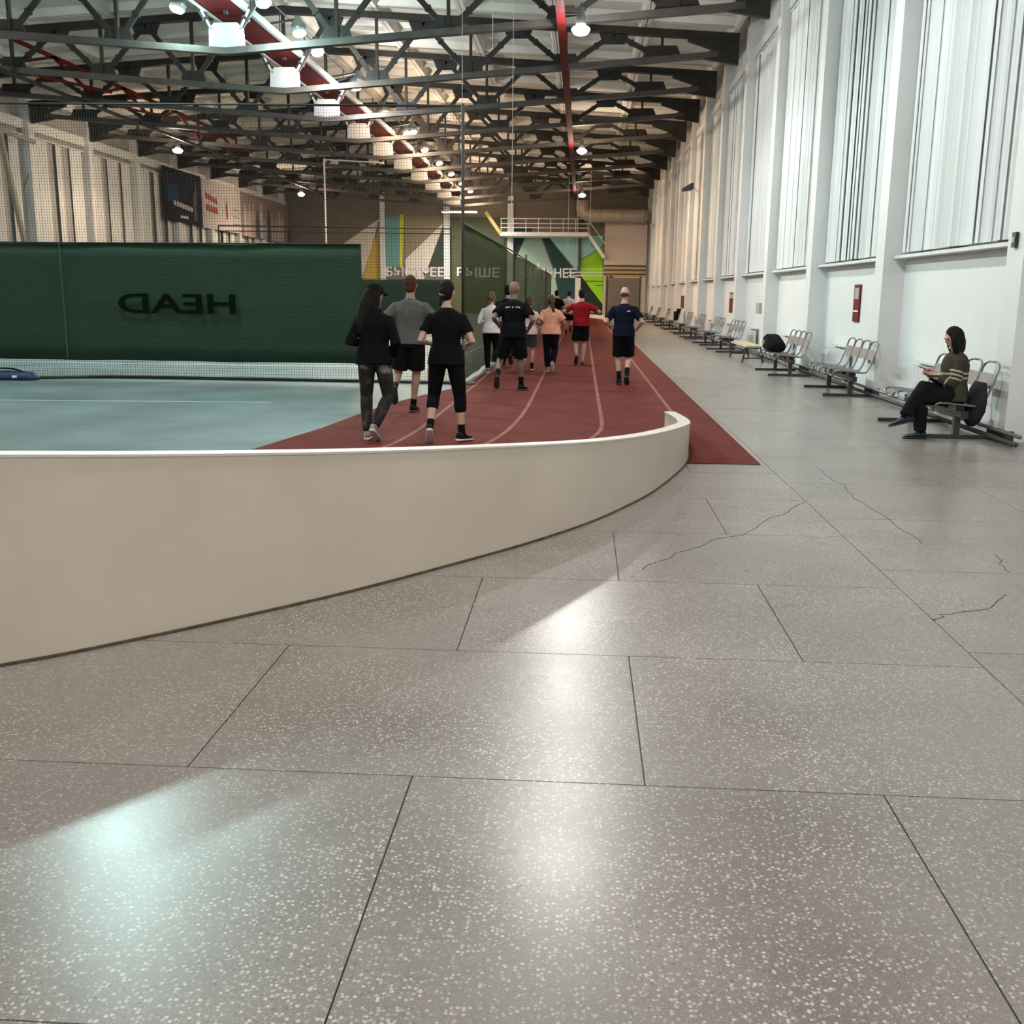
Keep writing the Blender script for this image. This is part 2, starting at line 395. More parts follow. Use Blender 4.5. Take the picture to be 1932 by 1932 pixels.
# ------------------------------------------------------------------ roof trusses
def make_truss():
    t = thing('roof_truss', '', 'truss', (XC, 0, 0))
    P = lambda d, z: V((d, 0, z))
    for s_ in (-1, 1):
        MB().bar(P(0, top_z(0) - .1), P(s_*13.6, top_z(13.6) - .1), .26, .2).build('top_chord', M['steel'], t)
        MB().bar(P(0, bot_z(0) + .08), P(s_*13.0, bot_z(13.0) + .08), .24, .16).build('bottom_chord', M['chord'], t)
        ep = [(13.6, 8.2), (13.6, 9.05), (12.1, 9.13), (12.1, 8.86), (12.85, 8.62), (12.3, 8.42)]
        MB().prism([(s_*a, b) for a, b in ep], -.09, .09, XZ(0)).build('end_plate', M['steel'], t)
        for k in range(4):
            db, dt, dn = 2.84*k, 1.42 + 2.84*k, 2.84*(k + 1)
            for q in (db, dn):
                a, b = P(s_*q, bot_z(q) + .1), P(s_*dt, top_z(dt) - .2)
                for o in (-.06, .06): pass
                MB().bar(a, b, .14, .075, (0, 1, 0)).bar(a + (b - a)*.35, a + (b - a)*.38, .19, .12, (0, 1, 0)).bar(a + (b - a)*.62, a + (b - a)*.65, .19, .12, (0, 1, 0)).build('diagonal', M['steel'], t)
            MB().bar(P(s_*dn, bot_z(dn) + .1), P(s_*dn, top_z(dn) - .15), .08, .12, (0, 1, 0)).build('hanger', M['steel'], t)
            zt = top_z(dt) - .15
            MB().prism([(s_*dt - .46, zt), (s_*dt + .46, zt), (s_*dt + .32, zt - .34), (s_*dt - .32, zt - .34)], -.03, .03, XZ(0)).build('gusset_plate', M['steel'], t)
            zb = bot_z(dn) + .1; w_ = .60 if k == 3 else .42
            MB().prism([(s_*dn - w_, zb - .02), (s_*dn + w_, zb - .02), (s_*dn + w_*.72, zb + .36), (s_*dn - w_*.72, zb + .36)], -.03, .03, XZ(0)).build('gusset_plate', M['steel'], t)
    MB().bar(P(0, 8.4), P(0, top_z(0) - .1), .1, .1).build('hanger', M['steel'], t)
    zb = bot_z(0) + .14
    MB().prism([(-.46, zb), (.46, zb), (.44, zb + .48), (.30, zb + .62), (-.30, zb + .62), (-.44, zb + .48)], -.05, .05, XZ(0)).build('middle_plate', M['white_steel'], t)
    for s_ in (-1, 1): MB().bar(P(s_*.36, zb + .45), P(s_*.62, 8.5), .06, .10, (0, 1, 0)).build('middle_strut', M['white_steel'], t)
    return t
ORD = ['nearest', 'second', 'third', 'fourth', 'fifth', 'sixth', 'seventh', 'eighth', 'ninth', 'tenth', 'eleventh', 'twelfth', 'thirteenth']
truss0 = make_truss()
first = BAYS.index(Y0) - 1
for i, yc in enumerate(BAYS[first - 2:-1]):
    t = truss0 if i == 0 else copy_tree(truss0)
    t.location = (XC, yc, 0)
    n = i - 2
    if n < 0: t['label'] = 'dark steel roof truss above and behind the top edge of the photo'
    else: t['label'] = '%s dark steel roof truss across the hall, counted from the camera' % ORD[n]
    t['group'] = 'roof trusses'

# red members along the hall
def long_member(name, x, z, label, lattice=False):
    r = thing(name, label, 'strut', (x, 0, 0))
    if not lattice: MB().box(-.10, .10, YB + .01, BAYS[-2], z - .08, z + .08).build('beam', M['red_steel'], r)
    if lattice:
        MB().box(-.05, .05, YB + .01, BAYS[-2], z - .05, z + .05).build('beam', M['steel'], r)
        for yc in BAYS[first + 2:first + 6]:
            d = x - XC
            a, b = bot_z(d) + .3, top_z(d) - .3
            MB().bar((0, yc, a), (0, yc + PITCH/2, b), .09, .09).bar((0, yc + PITCH/2, b), (0, yc + PITCH, a), .09, .09).build('brace', M['red_steel'], r)
            MB().bar((0, yc, b), (0, yc + PITCH, b), .09, .12).build('brace', M['red_steel'], r)
            MB().bar((-.9, yc + .4, a), (.9, yc + PITCH - .4, a), .08, .08).build('brace', M['red_steel'], r)
    return r
long_member('roof_strut', XC + 8.52, bot_z(8.52) - .07, 'dark red steel strut under the trusses on the right side')
long_member('roof_strut', XC - 8.52, bot_z(8.52) - .07, 'dark red steel strut with cross bracing on the left side', True)
cw = thing('catwalk', 'dark red catwalk hung along the middle of the roof', 'catwalk', (XC, 0, 8.52))
MB().box(-.52, .52, 12, 79, -.04, .04).build('deck', M['red_steel'], cw)
for s_ in (-1, 1):
    MB().box(s_*.52 - .05, s_*.52 + .05, 12, 79, -.06, .12).build('edge_beam', M['white_steel'], cw)
    MB().tube([(s_*.5, 12, .75), (s_*.5, 79, .75)], .022, 6).build('rail', M['dark_metal'], cw)
    for yc in BAYS[first - 1:-1]:
        for q in (.5, 3.1): MB().tube([(s_*.5, yc + q, .1), (s_*.5, yc + q, .76)], .018, 6).build('post', M['dark_metal'], cw)

# ------------------------------------------------------------------ lamps
def light(parent, loc, power, col, size=.45, angle=150, rot=(0, 0, 0)):
    l = bpy.data.lights.new('lamp_light', 'SPOT'); l.energy = power; l.color = col
    l.spot_size = radians(angle); l.spot_blend = .35; l.shadow_soft_size = size / 2
    o = bpy.data.objects.new('lamp_light', l); o.location = loc; o.rotation_euler = rot; link(o, parent)
    l2 = bpy.data.lights.new('lamp_glow', 'POINT'); l2.energy = power * UP; l2.color = col; l2.shadow_soft_size = size / 2
    o2 = bpy.data.objects.new('lamp_glow', l2); o2.location = loc; link(o2, parent)
    return o
def highbay(x, y, z, col, power, label, lens, vis=True):
    t = thing('pendant_lamp', label, 'lamp', (x, y, z), group='round pendant lamps of the side rows')
    MB().loft([[(r*cos(a), r*sin(a), h) for a in [2*pi*k/16 for k in range(16)]] for r, h in ((.13, 0), (.12, .06), (.10, .18), (.09, .24), (.08, .42))]).build('shade', M['housing'], t, True)
    MB().loft([[(r*cos(a), r*sin(a), h) for a in [2*pi*k/16 for k in range(16)]] for r, h in ((.07, -.20), (.16, -.17), (.225, -.08), (.20, -.03), (.13, -.002))]).build('lens', lens, t, True)
    zr = bot_z(8.52) - .07 - z; dx = (XC + 8.52 if x > XC else XC - 8.52) - x
    MB().tube([(0, 0, .4), (0, 0, zr)], .015, 6).bar((0, 0, zr), (dx, 0, zr), .05, .05).build('rod', M['dark_metal'], t)
    light(t, (0, 0, -.32), power, col, angle=165)
    return t
for y, c, lens, lab in ((-5.2, NEUTRAL, 'lens', None), (5.2, NEUTRAL, 'lens', None), (15.6, NEUTRAL, 'lens', None), (26.0, NEUTRAL, 'lens', 'nearest'), (46.9, WARM, 'lens_warm', 'middle'), (67.4, WARM, 'lens_warm', 'farthest')):
    for x, side in ((-.2, 'right'), (-18.2, 'left')):
        if lab is None: lb = 'lit round pendant lamp of the %s row, nearer than the picture shows' % side
        else: lb = '%s lit round pendant lamp of the %s row under the trusses' % (lab, side)
        highbay(x, y, 7.72, c, P_ROW * (.7 if y == 15.6 else 1), lb, M[lens])
def flood(x, y, z, col, power, label, lens, tilt):
    t = thing('floodlight', label, 'floodlight', (x, y, z), group='floodlights along the catwalk')
    t.rotation_euler = (radians(-14), tilt, 0)
    rr = lambda r, h: [(r*cos(a), r*sin(a), h) for a in [2*pi*k/14 for k in range(14)]]
    MB().loft([rr(.20, 0), rr(.20, .22), rr(.12, .36), rr(.08, .46)]).build('housing', M['housing'], t, True)
    MB().loft([rr(.08, -.07), rr(.155, -.045), rr(.18, -.003)]).build('lens', lens, t, True)
    MB().bar((0, 0, .4), ((XC - x) * .62, 0, .42), .05, .05).build('bracket', M['dark_metal'], t)
    light(t, (0, 0, -.24), power, col, .36, 165)
k = 0
for i, yc in enumerate(BAYS[3:-2]):
    for q in (4.35,):
        yy = yc + q
        cool = yy < 31; c = COOL if cool else (NEUTRAL if yy < 42 else WARM)
        nm = '%s lit floodlight along the right side of the catwalk from the camera' % ORD[i - 3] if i > 2 else 'lit floodlight on the catwalk above the top edge of the photo'
        flood(-7.95, yy, 8.42, c, P_MID * (1.4 if yy < 20 else 1), nm, M['lens_cool' if cool else ('lens' if yy < 42 else 'lens_warm')], radians(-14))
flood(-7.9, 29.6, 8.45, COOL, P_MID * .5, 'round floodlight with dark housing beside the nearest truss', M['lens_cool'], radians(-10))
flood(-10.3, 27.0, 8.42, COOL, P_MID * .5, 'lit floodlight on the left side of the catwalk at the nearest truss', M['lens_cool'], radians(12))
flood(-7.7, 36.4, 8.42, NEUTRAL, P_MID * .4, 'lit floodlight paired close to another beside the third truss', M['lens'], radians(-10))
flood(-7.6, 46.9, 8.42, WARM, P_MID * .4, 'lit floodlight paired close to another beside the fifth truss', M['lens_warm'], radians(-10))

# ------------------------------------------------------------------ blinds, sills, radiators of the right wall
slats = []
for q in range(6):
    wd = .19 + .02 * q; rings = []
    prof = [(-wd/2 + wd*k/6, .022*sin(pi*k/6*(1 + q % 3)) * (1 if q % 2 else -1)) for k in range(7)]
    pts = [(a, b) for a, b in prof] + [(a, b + .004) for a, b in reversed(prof)]
    slats.append(MB().prism(pts, 0, 1, lambda a, b, c: (b, a, c)).mesh('slat', M['blind'], True))
    slats[-1].polygons.foreach_set('use_smooth', [False] * len(slats[-1].polygons))
def blind(x, yc, z0, z1, label, n, facing, group, dens=1.0):
    t = thing('vertical_blind', label, 'blind', (x, yc, z0), group=group)
    wdt = PITCH - .5
    MB().box(-.03, .03, -wdt/2, wdt/2, z1 - z0 - .06, z1 - z0).build('head_rail', M['sill'], t)
    if dens < 1.5: MB().box(.035, .041, -wdt/2, wdt/2, .02, z1 - z0 - .061).build('added_backing', M['blind'], t)  # white sheet added behind the slats to brighten the shadowed gaps
    amp = .27 if dens < 1.5 else .08
    yy = -wdt/2 + .1; i = 0
    step = (wdt - .2) / n
    for i in range(n):
        me = random.choice(slats)
        o = put('slat', me, None, t, (random.uniform(-.015, .015), yy + step*(i + .5) + random.uniform(-.03, .03), .02), (0, 0, random.choice((-1, 1)) * random.uniform(.03, amp)))
        o.scale = (1, dens * random.uniform(.85, 1.2), z1 - z0 - .09)
    return t
sill_me = MB().box(-.20, .05, -PITCH/2 + .24, PITCH/2 - .24, -.045, 0).mesh('window_sill', M['sill'])
brk_me = MB().box(-.17, .0, -.32, .32, -.02, -.002).mesh('sill_gap', M['dark_metal'])
rad_me = MB()
for q in range(14): rad_me.box(-.05, .04, -.70 + q*.1, -.70 + q*.1 + .085, .12, .58)
rad_me.box(-.03, .03, -.72, .72, .16, .20).box(-.03, .03, -.72, .72, .50, .54)
for q in (-.5, .5): rad_me.box(-.02, .02, q - .02, q + .02, .0, .14)
rad_me = rad_me.mesh('radiator', M['radiator'])
pan_me = MB().box(-.02, .06, -.72, .72, .62, .66).mesh('cover', M['radiator'])
vis = [b for b in BAYS if b > 5]
names = ['first', 'second', 'third', 'fourth', 'fifth', 'sixth', 'seventh', 'eighth', 'ninth', 'tenth', 'eleventh', 'twelfth', 'thirteenth', 'fourteenth', 'fifteenth']
for i, yc in enumerate(BAYS[:-1]):
    ym = yc + PITCH/2
    n = i - BAYS.index(vis[0]) - 1
    if n < 0: lab = 'white vertical blind on the right wall beside the camera'
    else: lab = 'white vertical blind of the %s window along the right wall from the camera' % names[n]
    blind(XW - .10, ym, 2.20, 8.34, lab, 25 if n >= 0 else 20, -1, 'blinds of the right wall', 1.12)
    s_ = put('window_sill', sill_me, None, wr, (XW, ym, 2.18))
    if n >= 0:
        for q in (-1.6, .1, 1.5): put('sill_gap', brk_me, None, s_, (0, q, .004))
    if n >= 0 and yc < 62:
        r = put('radiator', rad_me, None, None, (XW - .10, ym + .55, 0))
        tag(r, 'white ribbed radiator under the %s right-hand window from the camera' % names[n], 'radiator', 'radiators of the right wall')
        put('cover', pan_me, None, r)
# blinds of the left wall
j = 0
for i, yc in enumerate(BAYS[:-1]):
    if yc < 26: continue
    j += 1
    blind(XL + .12, yc + PITCH/2, 2.3, 7.75 , 'white blind strips with open gaps, %s window seen on the left wall' % names[j - 1], 3, 1, 'blinds of the left wall', 3.2)

# pipes at the foot of the right wall
for x, z, r, lab in ((4.575, .045, .028, 'dark heating pipe lying lowest along the foot of the right wall'), (4.61, .125, .022, 'grey heating pipe above the lowest pipe along the right wall')):
    tag(MB().tube([(x, 11.0, z), (x, 80, z)], r, 8).build('heating_pipe', M['pipe'] if r > .025 else M['seat_tube'], None, True), lab, 'pipe', 'heating pipes')
tag(MB().tube([(4.965, 22.9, .58), (4.965, 22.9, 2.12)], .018, 8).build('drain_pipe', M['seat_tube'], None, True), 'thin grey upright pipe between the blind and a radiator', 'pipe')

def fire_box(y, z0, z1, wd, label, panel=True):
    t = thing('fire_box', label, 'fire cabinet', (XW - .002, y, z0))
    h = z1 - z0
    MB().box(-.16, 0, -wd/2, wd/2, 0, h).build('body', M['red_box'], t)
    MB().box(-.168, -.16, -wd/2 + .02, wd/2 - .02, .02, h - .02).build('door', M['red_box'], t)
    if panel: MB().box(-.172, -.168, -wd/2 + .05, wd/2 - .05, h*.72, h*.93).build('sign', M['grey'], t)
    MB().box(-.18, -.168, -wd/2 + .05, -wd/2 + .08, h*.45, h*.55).build('handle', M['dark_metal'], t)
b = thing('warning_sign', 'narrow dark red sign on the wall beside the second column', 'sign', (XW - .002, 19.4, 1.11))
MB().box(-.03, 0, -.2, .2, 0, .66).build('board', M['red_box'], b)
MB().box(-.034, -.03, -.14, .14, .40, .60).build('picture', M['grey'], b)
MB().box(-.034, -.03, -.16, .16, .17, .20).build('stripe', M['white'], b)
fire_box(34.25, 1.0, 1.65, 1.45, 'larger dark red fire cabinet on the right wall, nearer one')
fire_box(51.1, .92, 1.53, 1.9, 'smaller-looking dark red fire cabinet farther down the right wall', False)
t = thing('switch_box', 'grey electrical box on the right wall above the black bag', 'electrical box', (XW - .002, 27.5 + .35, 1.09))
MB().box(-.4, 0, -.25, .25, 0, .28).build('body', M['grey'], t)
MB().tube([(-.2, 0, .27), (-.2, 0, 1.0)], .015, 6).build('conduit', M['grey'], t)
t = thing('wall_socket', 'small dark wall socket below the nearest blind', 'socket', (XF - .001, 11.76, 2.09))
MB().box(-.035, 0, -.05, .05, 0, .16).build('plate', M['black'], t); MB().box(-.042, -.035, -.03, .03, .05, .11).build('rocker', M['grey'], t)
def cctv(y, z, label):
    t = thing('security_camera', label, 'camera', (XF, y, z))
    MB().box(-.05, 0, -.07, .07, -.3, -.1).build('mount', M['white'], t)
    MB().tube([(-.04, 0, -.2), (-.2, 0, -.05), (-.3, 0, 0)], .025, 6).build('arm', M['white'], t)
    MB().loft([[(x_, y_*k_, z_*k_ + (x_ + .3)*.35) for y_, z_ in ((-.15, -.13), (.15, -.13), (.15, .15), (-.15, .15))] for x_, k_ in ((-.72, .45), (-.35, 1.0), (-.25, .9))]).build('body', M['dark_metal'], t)
cctv(44.2, 5.9, 'security camera on a column of the right wall, nearer one')
cctv(74.0, 6.45, 'security camera far down the right wall near the beige room')
for n, (y0, y1, z1) in enumerate(((44.2, 48.0, 2.14), (58.9, 63.8, 2.05))):
    d = struct('door_%d' % (n + 1), MB().box(XW - .04, XW - .001, y0, y0 + 1.6, 0, z1 - .05), M['wall_dim'])
    MB().box(XW - .06, XW - .002, y0 - .1, y0 - .001, 0, z1).box(XW - .06, XW - .002, y0 + 1.601, y0 + 1.7, 0, z1).box(XW - .06, XW - .002, y0 - .1, y0 + 1.7, z1 - .049, z1 + .03).build('door_frame', M['dark_metal'], d)
    MB().box(XW - .09, XW - .041, y0 + .1, y0 + .22, 1.0, 1.03).build('handle', M['chrome'], d)

# ------------------------------------------------------------------ seats along the right wall
def make_bench():
    t = thing('waiting_bench', '', 'bench')
    # local: faces -x, long axis y; back towards +x
    for y in (-.78, .78):
        lg = MB().box(-.42, .42, y - .03, y + .03, 0, .045).build('foot', M['dark_metal'], t)
        MB().box(-.035, .035, y - .03, y + .03, .045, .30).build('leg', M['dark_metal'], t)
    MB().box(-.035, .035, -1.0, 1.0, .26, .32).build('beam', M['dark_metal'], t)
    for s_ in (-1, 1): MB().box(-.04, .04, s_*1.0 - .015, s_*1.0 + .015, .25, .33).build('end_cap', M['black'], t)
    for q in range(4):
        yc = -.75 + .5*q
        seat = thing_part = None
        loop = []
        for s_ in (-1, 1):
            loop.append([( -.30, yc + s_*.10, .33), (-.315, yc + s_*.19, .37), (-.27, yc + s_*.225, .415), (-.1, yc + s_*.225, .405), (.12, yc + s_*.225, .385), (.2, yc + s_*.225, .42), (.27, yc + s_*.225, .60), (.33, yc + s_*.22, .80), (.345, yc + s_*.16, .845), (.35, yc + s_*.08, .86)])
        path = loop[0][::-1] + loop[1]
        # smooth tubular frame of one seat: over the back, down and under the front edge
        fr = MB().tube([p for p in smooth_path(loop[0], 2)], .013, 6).tube([p for p in smooth_path(loop[1], 2)], .013, 6)
        fr.tube([loop[0][-1], loop[1][-1]], .013, 6).tube([loop[0][0], loop[1][0]], .013, 6)
        f = fr.build('seat_frame', M['seat_tube'], t, True)
        sp = [(-.26, .412), (-.1, .402), (.05, .39), (.13, .392)]
        MB().loft([[(x, yc - .215, z), (x, yc + .215, z), (x, yc + .215, z + .006), (x, yc - .215, z + .006)] for x, z in sp]).build('seat_pan', M['chrome'], t)
        bk = [(.262, .575), (.285, .66), (.305, .735)]
        MB().loft([[(x, yc - .215, z), (x, yc + .215, z), (x + .006, yc + .215, z), (x + .006, yc - .215, z)] for x, z in bk]).build('backrest', M['chrome'], t)
        MB().bar((0, yc, .32), (0, yc, .395), .10, .24, (0, 1, 0)).build('seat_bracket', M['dark_metal'], t)
    return t
bench0 = make_bench()
spots = [(4.22, 12.55, 0, 'grey metal row of seats the woman sits on'),
         (4.28, 17.4, -.02, 'empty grey metal row of seats, second from the camera'),
         (4.12, 21.5, 0, 'grey metal row of seats carrying the black bag'),
         (4.1, 29.9, .05, 'grey metal row of seats just beyond the wooden bench'),
         (4.1, 33.9, .03, 'fifth grey metal row of seats from the camera'),
         (4.08, 38.6, 0, 'sixth grey metal row of seats from the camera'),
         (4.1, 43.2, 0, 'seventh grey metal row of seats from the camera'),
         (4.1, 48.6, 0, 'grey metal row of seats with a dark jacket on it'),
         (4.1, 54.0, 0, 'ninth grey metal row of seats from the camera'),
         (4.1, 60.5, 0, 'tenth grey metal row of seats from the camera'),
         (4.1, 67.0, 0, 'farthest grey metal row of seats by the beige room')]
for i, (x, y, a, lab) in enumerate(spots):
    o = bench0 if i == 0 else copy_tree(bench0)
    o.location = (x, y, 0); o.rotation_euler = (0, 0, a); o['label'] = lab; o['group'] = 'rows of metal seats'
wbn = thing('wooden_bench', 'low pale wooden bench with dark legs between the metal seats', 'bench', (4.05, 25.9, 0))
for q in range(3): MB().box(-.20 + .135*q, -.20 + .125 + .135*q, -1.25, 1.25, .36, .40).build('plank', M['wood'], wbn)
for y in (-1.05, 1.05):
    MB().bar((-.17, y, .36), (-.24, y, 0), .04, .04).bar((.17, y, .36), (.24, y, 0), .04, .04).bar((-.2, y, .1), (.2, y, .1), .03, .03).bar((-.18, y, .345), (.18, y, .345), .04, .03).build('leg_frame', M['dark_metal'], wbn)
# bags
def blob(rings, name, m, parent=None, **k): return MB().loft(rings).build(name, m, parent, True, **k)
bag = thing('sports_bag', 'black bag with a grey mark lying on the third row of seats', 'bag', (4.02, 22.05, .42))
rr = lambda y, a, b, x0=0, z0=0, n=14: [(x0 + a*(abs(cos(t))**.7)*(1 if cos(t) > 0 else -1), y, z0 + b*(1 + (abs(sin(t))**.7)*(1 if sin(t) > 0 else -1))) for t in [2*pi*k/n for k in range(n)]]
fab = mat('black_bag_fabric', (.005, .005, .0055), .9, spec=.1, bump=.5, bscale=20)
blob([rr(-.46, .03, .02), rr(-.44, .14, .07), rr(-.30, .19, .105), rr(0, .2, .14), rr(.25, .2, .175), rr(.36, .17, .17), rr(.40, .05, .08, 0, .05)], 'body', fab, bag)
MB().box(-.212, -.17, .02, .12, .14, .22).build('logo', M['grey'], bag)
MB().tube([p for p in smooth_path([(-.1, -.25, .2), (-.16, -.1, .3), (-.14, .1, .34), (-.1, .25, .32)], 4)], .014, 6).build('strap', fab, bag, True)
jk = thing('dark_jacket', 'dark jacket hung over the back of a far seat', 'jacket', (4.36, 48.3, .42))
blob([[(x + (z - .2)*.25, y, z) for x, y in ((-.09, -.28), (.07, -.3), (.08, .3), (-.08, .26), (-.12, 0))] for z in (0, .2, .45, .52)], 'body', fab, jk)
blob([[(x - .06, y, z) for x, y in ((-.1, .05), (.05, 0), (.05, .25), (-.1, .22))] for z in (.02, .2, .4)], 'sleeve', fab, jk)
bb = thing('blue_bag', 'dark blue bag on the court floor beside the green screen', 'bag', (-9.95, 17.25, 0))
blue = mat('blue_fabric', (.012, .03, .10), .6, bump=.4, bscale=20)
MB().loft([[(x, y*f, z*f) for y, z in ((-.18, 0.001), (.18, 0.001), (.2, .09), (.1, .14), (-.1, .14), (-.2, .09))] for x, f in ((-.62, .5), (-.55, 1), (0, 1.1), (.45, .95), (.55, .4))]).build('body', blue, bb, True)
MB().box(.2, .28, -.215, -.18, .05, .09).build('tag_mark', M['white'], bb)
MB().tube(smooth_path([(-.3, -.1, .14), (-.1, -.12, .2), (.2, -.1, .19), (.4, -.06, .1)], 4), .015, 6).build('strap', fab, bb, True)

# ------------------------------------------------------------------ nets and screens of the court
YN, XN = 17.7, -2.07
net = thing('court_net', 'tall black mesh net across the court behind the green screen', 'net', (XN, YN, 0))
mb = MB(); c_ = .046; t_ = .0016
x = -12.5
while x < XN:
    mb.bar((x - XN, 0, .03), (x - XN, 0, 4.56), t_*2, t_*2, (0, 1, 0)); x += c_
z = .03
while z < 4.56:
    mb.bar((-12.5 - XN, 0, z), (0, 0, z), t_*2, t_*2); z += c_
tag(mb.build('mesh', M['net'], net), kind='stuff')
MB().tube([(-12.5 - XN, 0, 4.62), (-6 - XN, 0, 4.58), (0, 0, 4.55)], .018, 6).build('cable', M['net'], net)
MB().tube(smooth_path([(-12.5 - XN, -.3, .10), (-10 - XN, -.35, .03), (-8.3 - XN, .1, .03), (-6 - XN, .1, .03), (-3 - XN, .0, .03), (0, 0, .03)], 5), .03, 6).build('foot_rope', M['net'], net)
post = thing('net_post', 'slim black post holding the corner of the court net', 'post', (XN + .02, YN + .1, 0))
MB().tube([(0, 0, .03), (0, 0, 4.6)], .028, 8).build('pole', M['net'], post, True)
MB().box(-.22, .22, -.22, .22, 0.001, .03).build('base', M['dark_metal'], post)
def sheet(name, m, parent, p0, p1, z0, z1, n, amp, thick=.006, sag=.02, seedv=0, ph=0.):
    p0, p1 = V(p0), V(p1); d = (p1 - p0); L_ = d.length; d.normalize(); nn = V((-d.y, d.x, 0))
    vs, fs = [], []; nz = 8
    for side in (0, 1):
        for j in range(nz + 1):
            for i in range(n + 1):
                t = i / n; f = j / nz
                zz = z0 + (z1 - z0) * f + (sag * (sin(t*17 + ph) * .5 + sin(t*41)*.25)) * (1 if j in (0, nz) else .6)
                off = amp * (sin(t*L_*1.9 + ph) + .5*sin(t*L_*4.3 + f*2)) * (1.05 - .7*f) + side * thick
                q = p0 + d * (L_*t) + nn * off; vs.append((q.x, q.y, zz))
    m1 = (nz + 1) * (n + 1)
    for j in range(nz):
        for i in range(n):
            a = j*(n + 1) + i; fs.append((a, a + 1, a + n + 2, a + n + 1)); a += m1; fs.append((a + n + 1, a + n + 2, a + 1, a))
    for i in range(n): fs += [(i, m1 + i, m1 + i + 1, i + 1), (nz*(n+1) + i, nz*(n+1) + i + 1, m1 + nz*(n+1) + i + 1, m1 + nz*(n+1) + i)]
    for j in range(nz): fs += [(j*(n+1), (j+1)*(n+1), m1 + (j+1)*(n+1), m1 + j*(n+1)), (j*(n+1) + n, m1 + j*(n+1) + n, m1 + (j+1)*(n+1) + n, (j+1)*(n+1) + n)]
    return MB().add(vs, fs).build(name, m, parent, True)
scr = thing('windscreen', 'dark green opaque screen with mirrored lettering hung on the net', 'screen', (0, YN - .07, 0))
sheet('fabric', M['green'], scr, (-3.76, 0, 0), (-12.4, 0, 0), .335, 2.335, 90, .012, sag=.012)
MB().tube(smooth_path([(-3.76, -.02, 2.335), (-6, -.02, 2.338), (-9, -.02, 2.33), (-12.4, -.02, 2.345)], 4), .012, 6).build('top_hem', M['net'], scr)
MB().box(-9.02, -9.0, -.045, -.035, .36, 2.32).build('seam', M['green_seam'], scr)
def text_mesh(body, size, ext, m, name, sx=1.0):
    cu = bpy.data.curves.new(name, 'FONT'); cu.body = body; cu.size = size; cu.extrude = ext; cu.align_x = 'CENTER'; cu.offset = size * .018
    o = bpy.data.objects.new('tmp_text', cu); COL.objects.link(o)
    bpy.context.view_layer.update()
    me = bpy.data.meshes.new_from_object(o.evaluated_get(bpy.context.evaluated_depsgraph_get()))
    bpy.data.objects.remove(o); bpy.data.curves.remove(cu)
    me.materials.clear(); me.materials.append(m); me.name = name
    return me
tm = text_mesh('HEAD', .46, .003, M['green_print'], 'lettering')
o = put('lettering', tm, None, scr, (-6.98, -.05, 1.165), (pi/2, 0, 0)); o.scale = (-1.76, 1, 1)
side = thing('side_screen', 'see-through green mesh screen along the left edge of the track', 'screen', (-2.05, 17.7, 0))
sheet('fabric', M['mesh_green'], side, (0, .1, 0), (0, 50, 0), .03, 2.69, 160, .02, .004, .05)
MB().tube([(0.01, .1, 2.70), (.01, 12, 2.73), (.01, 30, 2.71), (.01, 50, 2.70)], .02, 6).build('top_hem', M['hem_green'], side)
for k, y in enumerate((10.5, 21, 31.5, 42)):
    tag(MB().tube([(-2.12, 17.7 + y, 0), (-2.12, 17.7 + y, 2.95)], .03, 8).box(-2.27, -1.97, 17.6 + y, 17.8 + y, 0.001, .03).build('screen_post', M['white' if k == 2 else 'dark_metal'], None), '%s slim post carrying the green mesh screen, counted from the corner' % ORD[k + 1], 'post', 'posts of the mesh screen')
# far net across the court
fn = thing('far_net_frame', 'thin black net frame across the court in front of the banners', 'net', (0, 45, 0))
MB().tube([(-15.85, 0, 4.3), (-5.7, 0, 4.22)], .03, 6).build('cable', M['net'], fn)
MB().tube([(-15.85, 0, 4.08), (-5.7, 0, 4.02)], .02, 6).build('cable', M['net'], fn)
for x in (-15.85, -5.7): MB().tube([(x, 0, 0), (x, 0, 4.3)], .035, 6).build('post', M['net'], fn)
mb = MB(); x = -15.8
while x < -5.7: mb.bar((x, 0, .3), (x, 0, 4.05), .004, .004, (0, 1, 0)); x += .14
z = .3
while z < 4.05: mb.bar((-15.8, 0, z), (-5.7, 0, z), .004, .004); z += .14
tag(mb.build('mesh', M['net'], fn), kind='stuff')
sheet('low_screen', M['green'], fn, (-15.8, .2, 0), (-5.7, .2, 0), .05, 2.1, 60, .012)
for i, (x, y, z0) in enumerate(((-2.57, 22.2, 5.3), (-1.95, 22.2, 6.4), (-1.53, 22.2, 2.9), (-.9, 58.74, 4.0), (-.4, 58.74, 4.0), (.3, 58.74, 4.0))):
    near = i < 3
    tag(MB().tube([(x, y, z0), (x, y, bot_z(x - XC) + .1)], .006 if near else .012, 5).build('hanging_rope', M['rope']),
        ['longer pale rope hanging left of the court post', 'short pale rope hanging from the top edge of the photo', 'longest pale rope hanging in front of the far mural'][i] if near else '%s of three thin pale ropes hanging before the far balcony' % ('left', 'middle', 'right')[i - 3], 'rope', 'hanging ropes')
tag(MB().tube([(-12.35, 50, 0), (-12.35, 50, 7.7)], .04, 8).bar((-12.35, 50, 7.65), (-9.5, 50, 7.5), .06, .06).build('net_mast', M['white']), 'tall thin white mast on the court left of the far mural', 'mast')

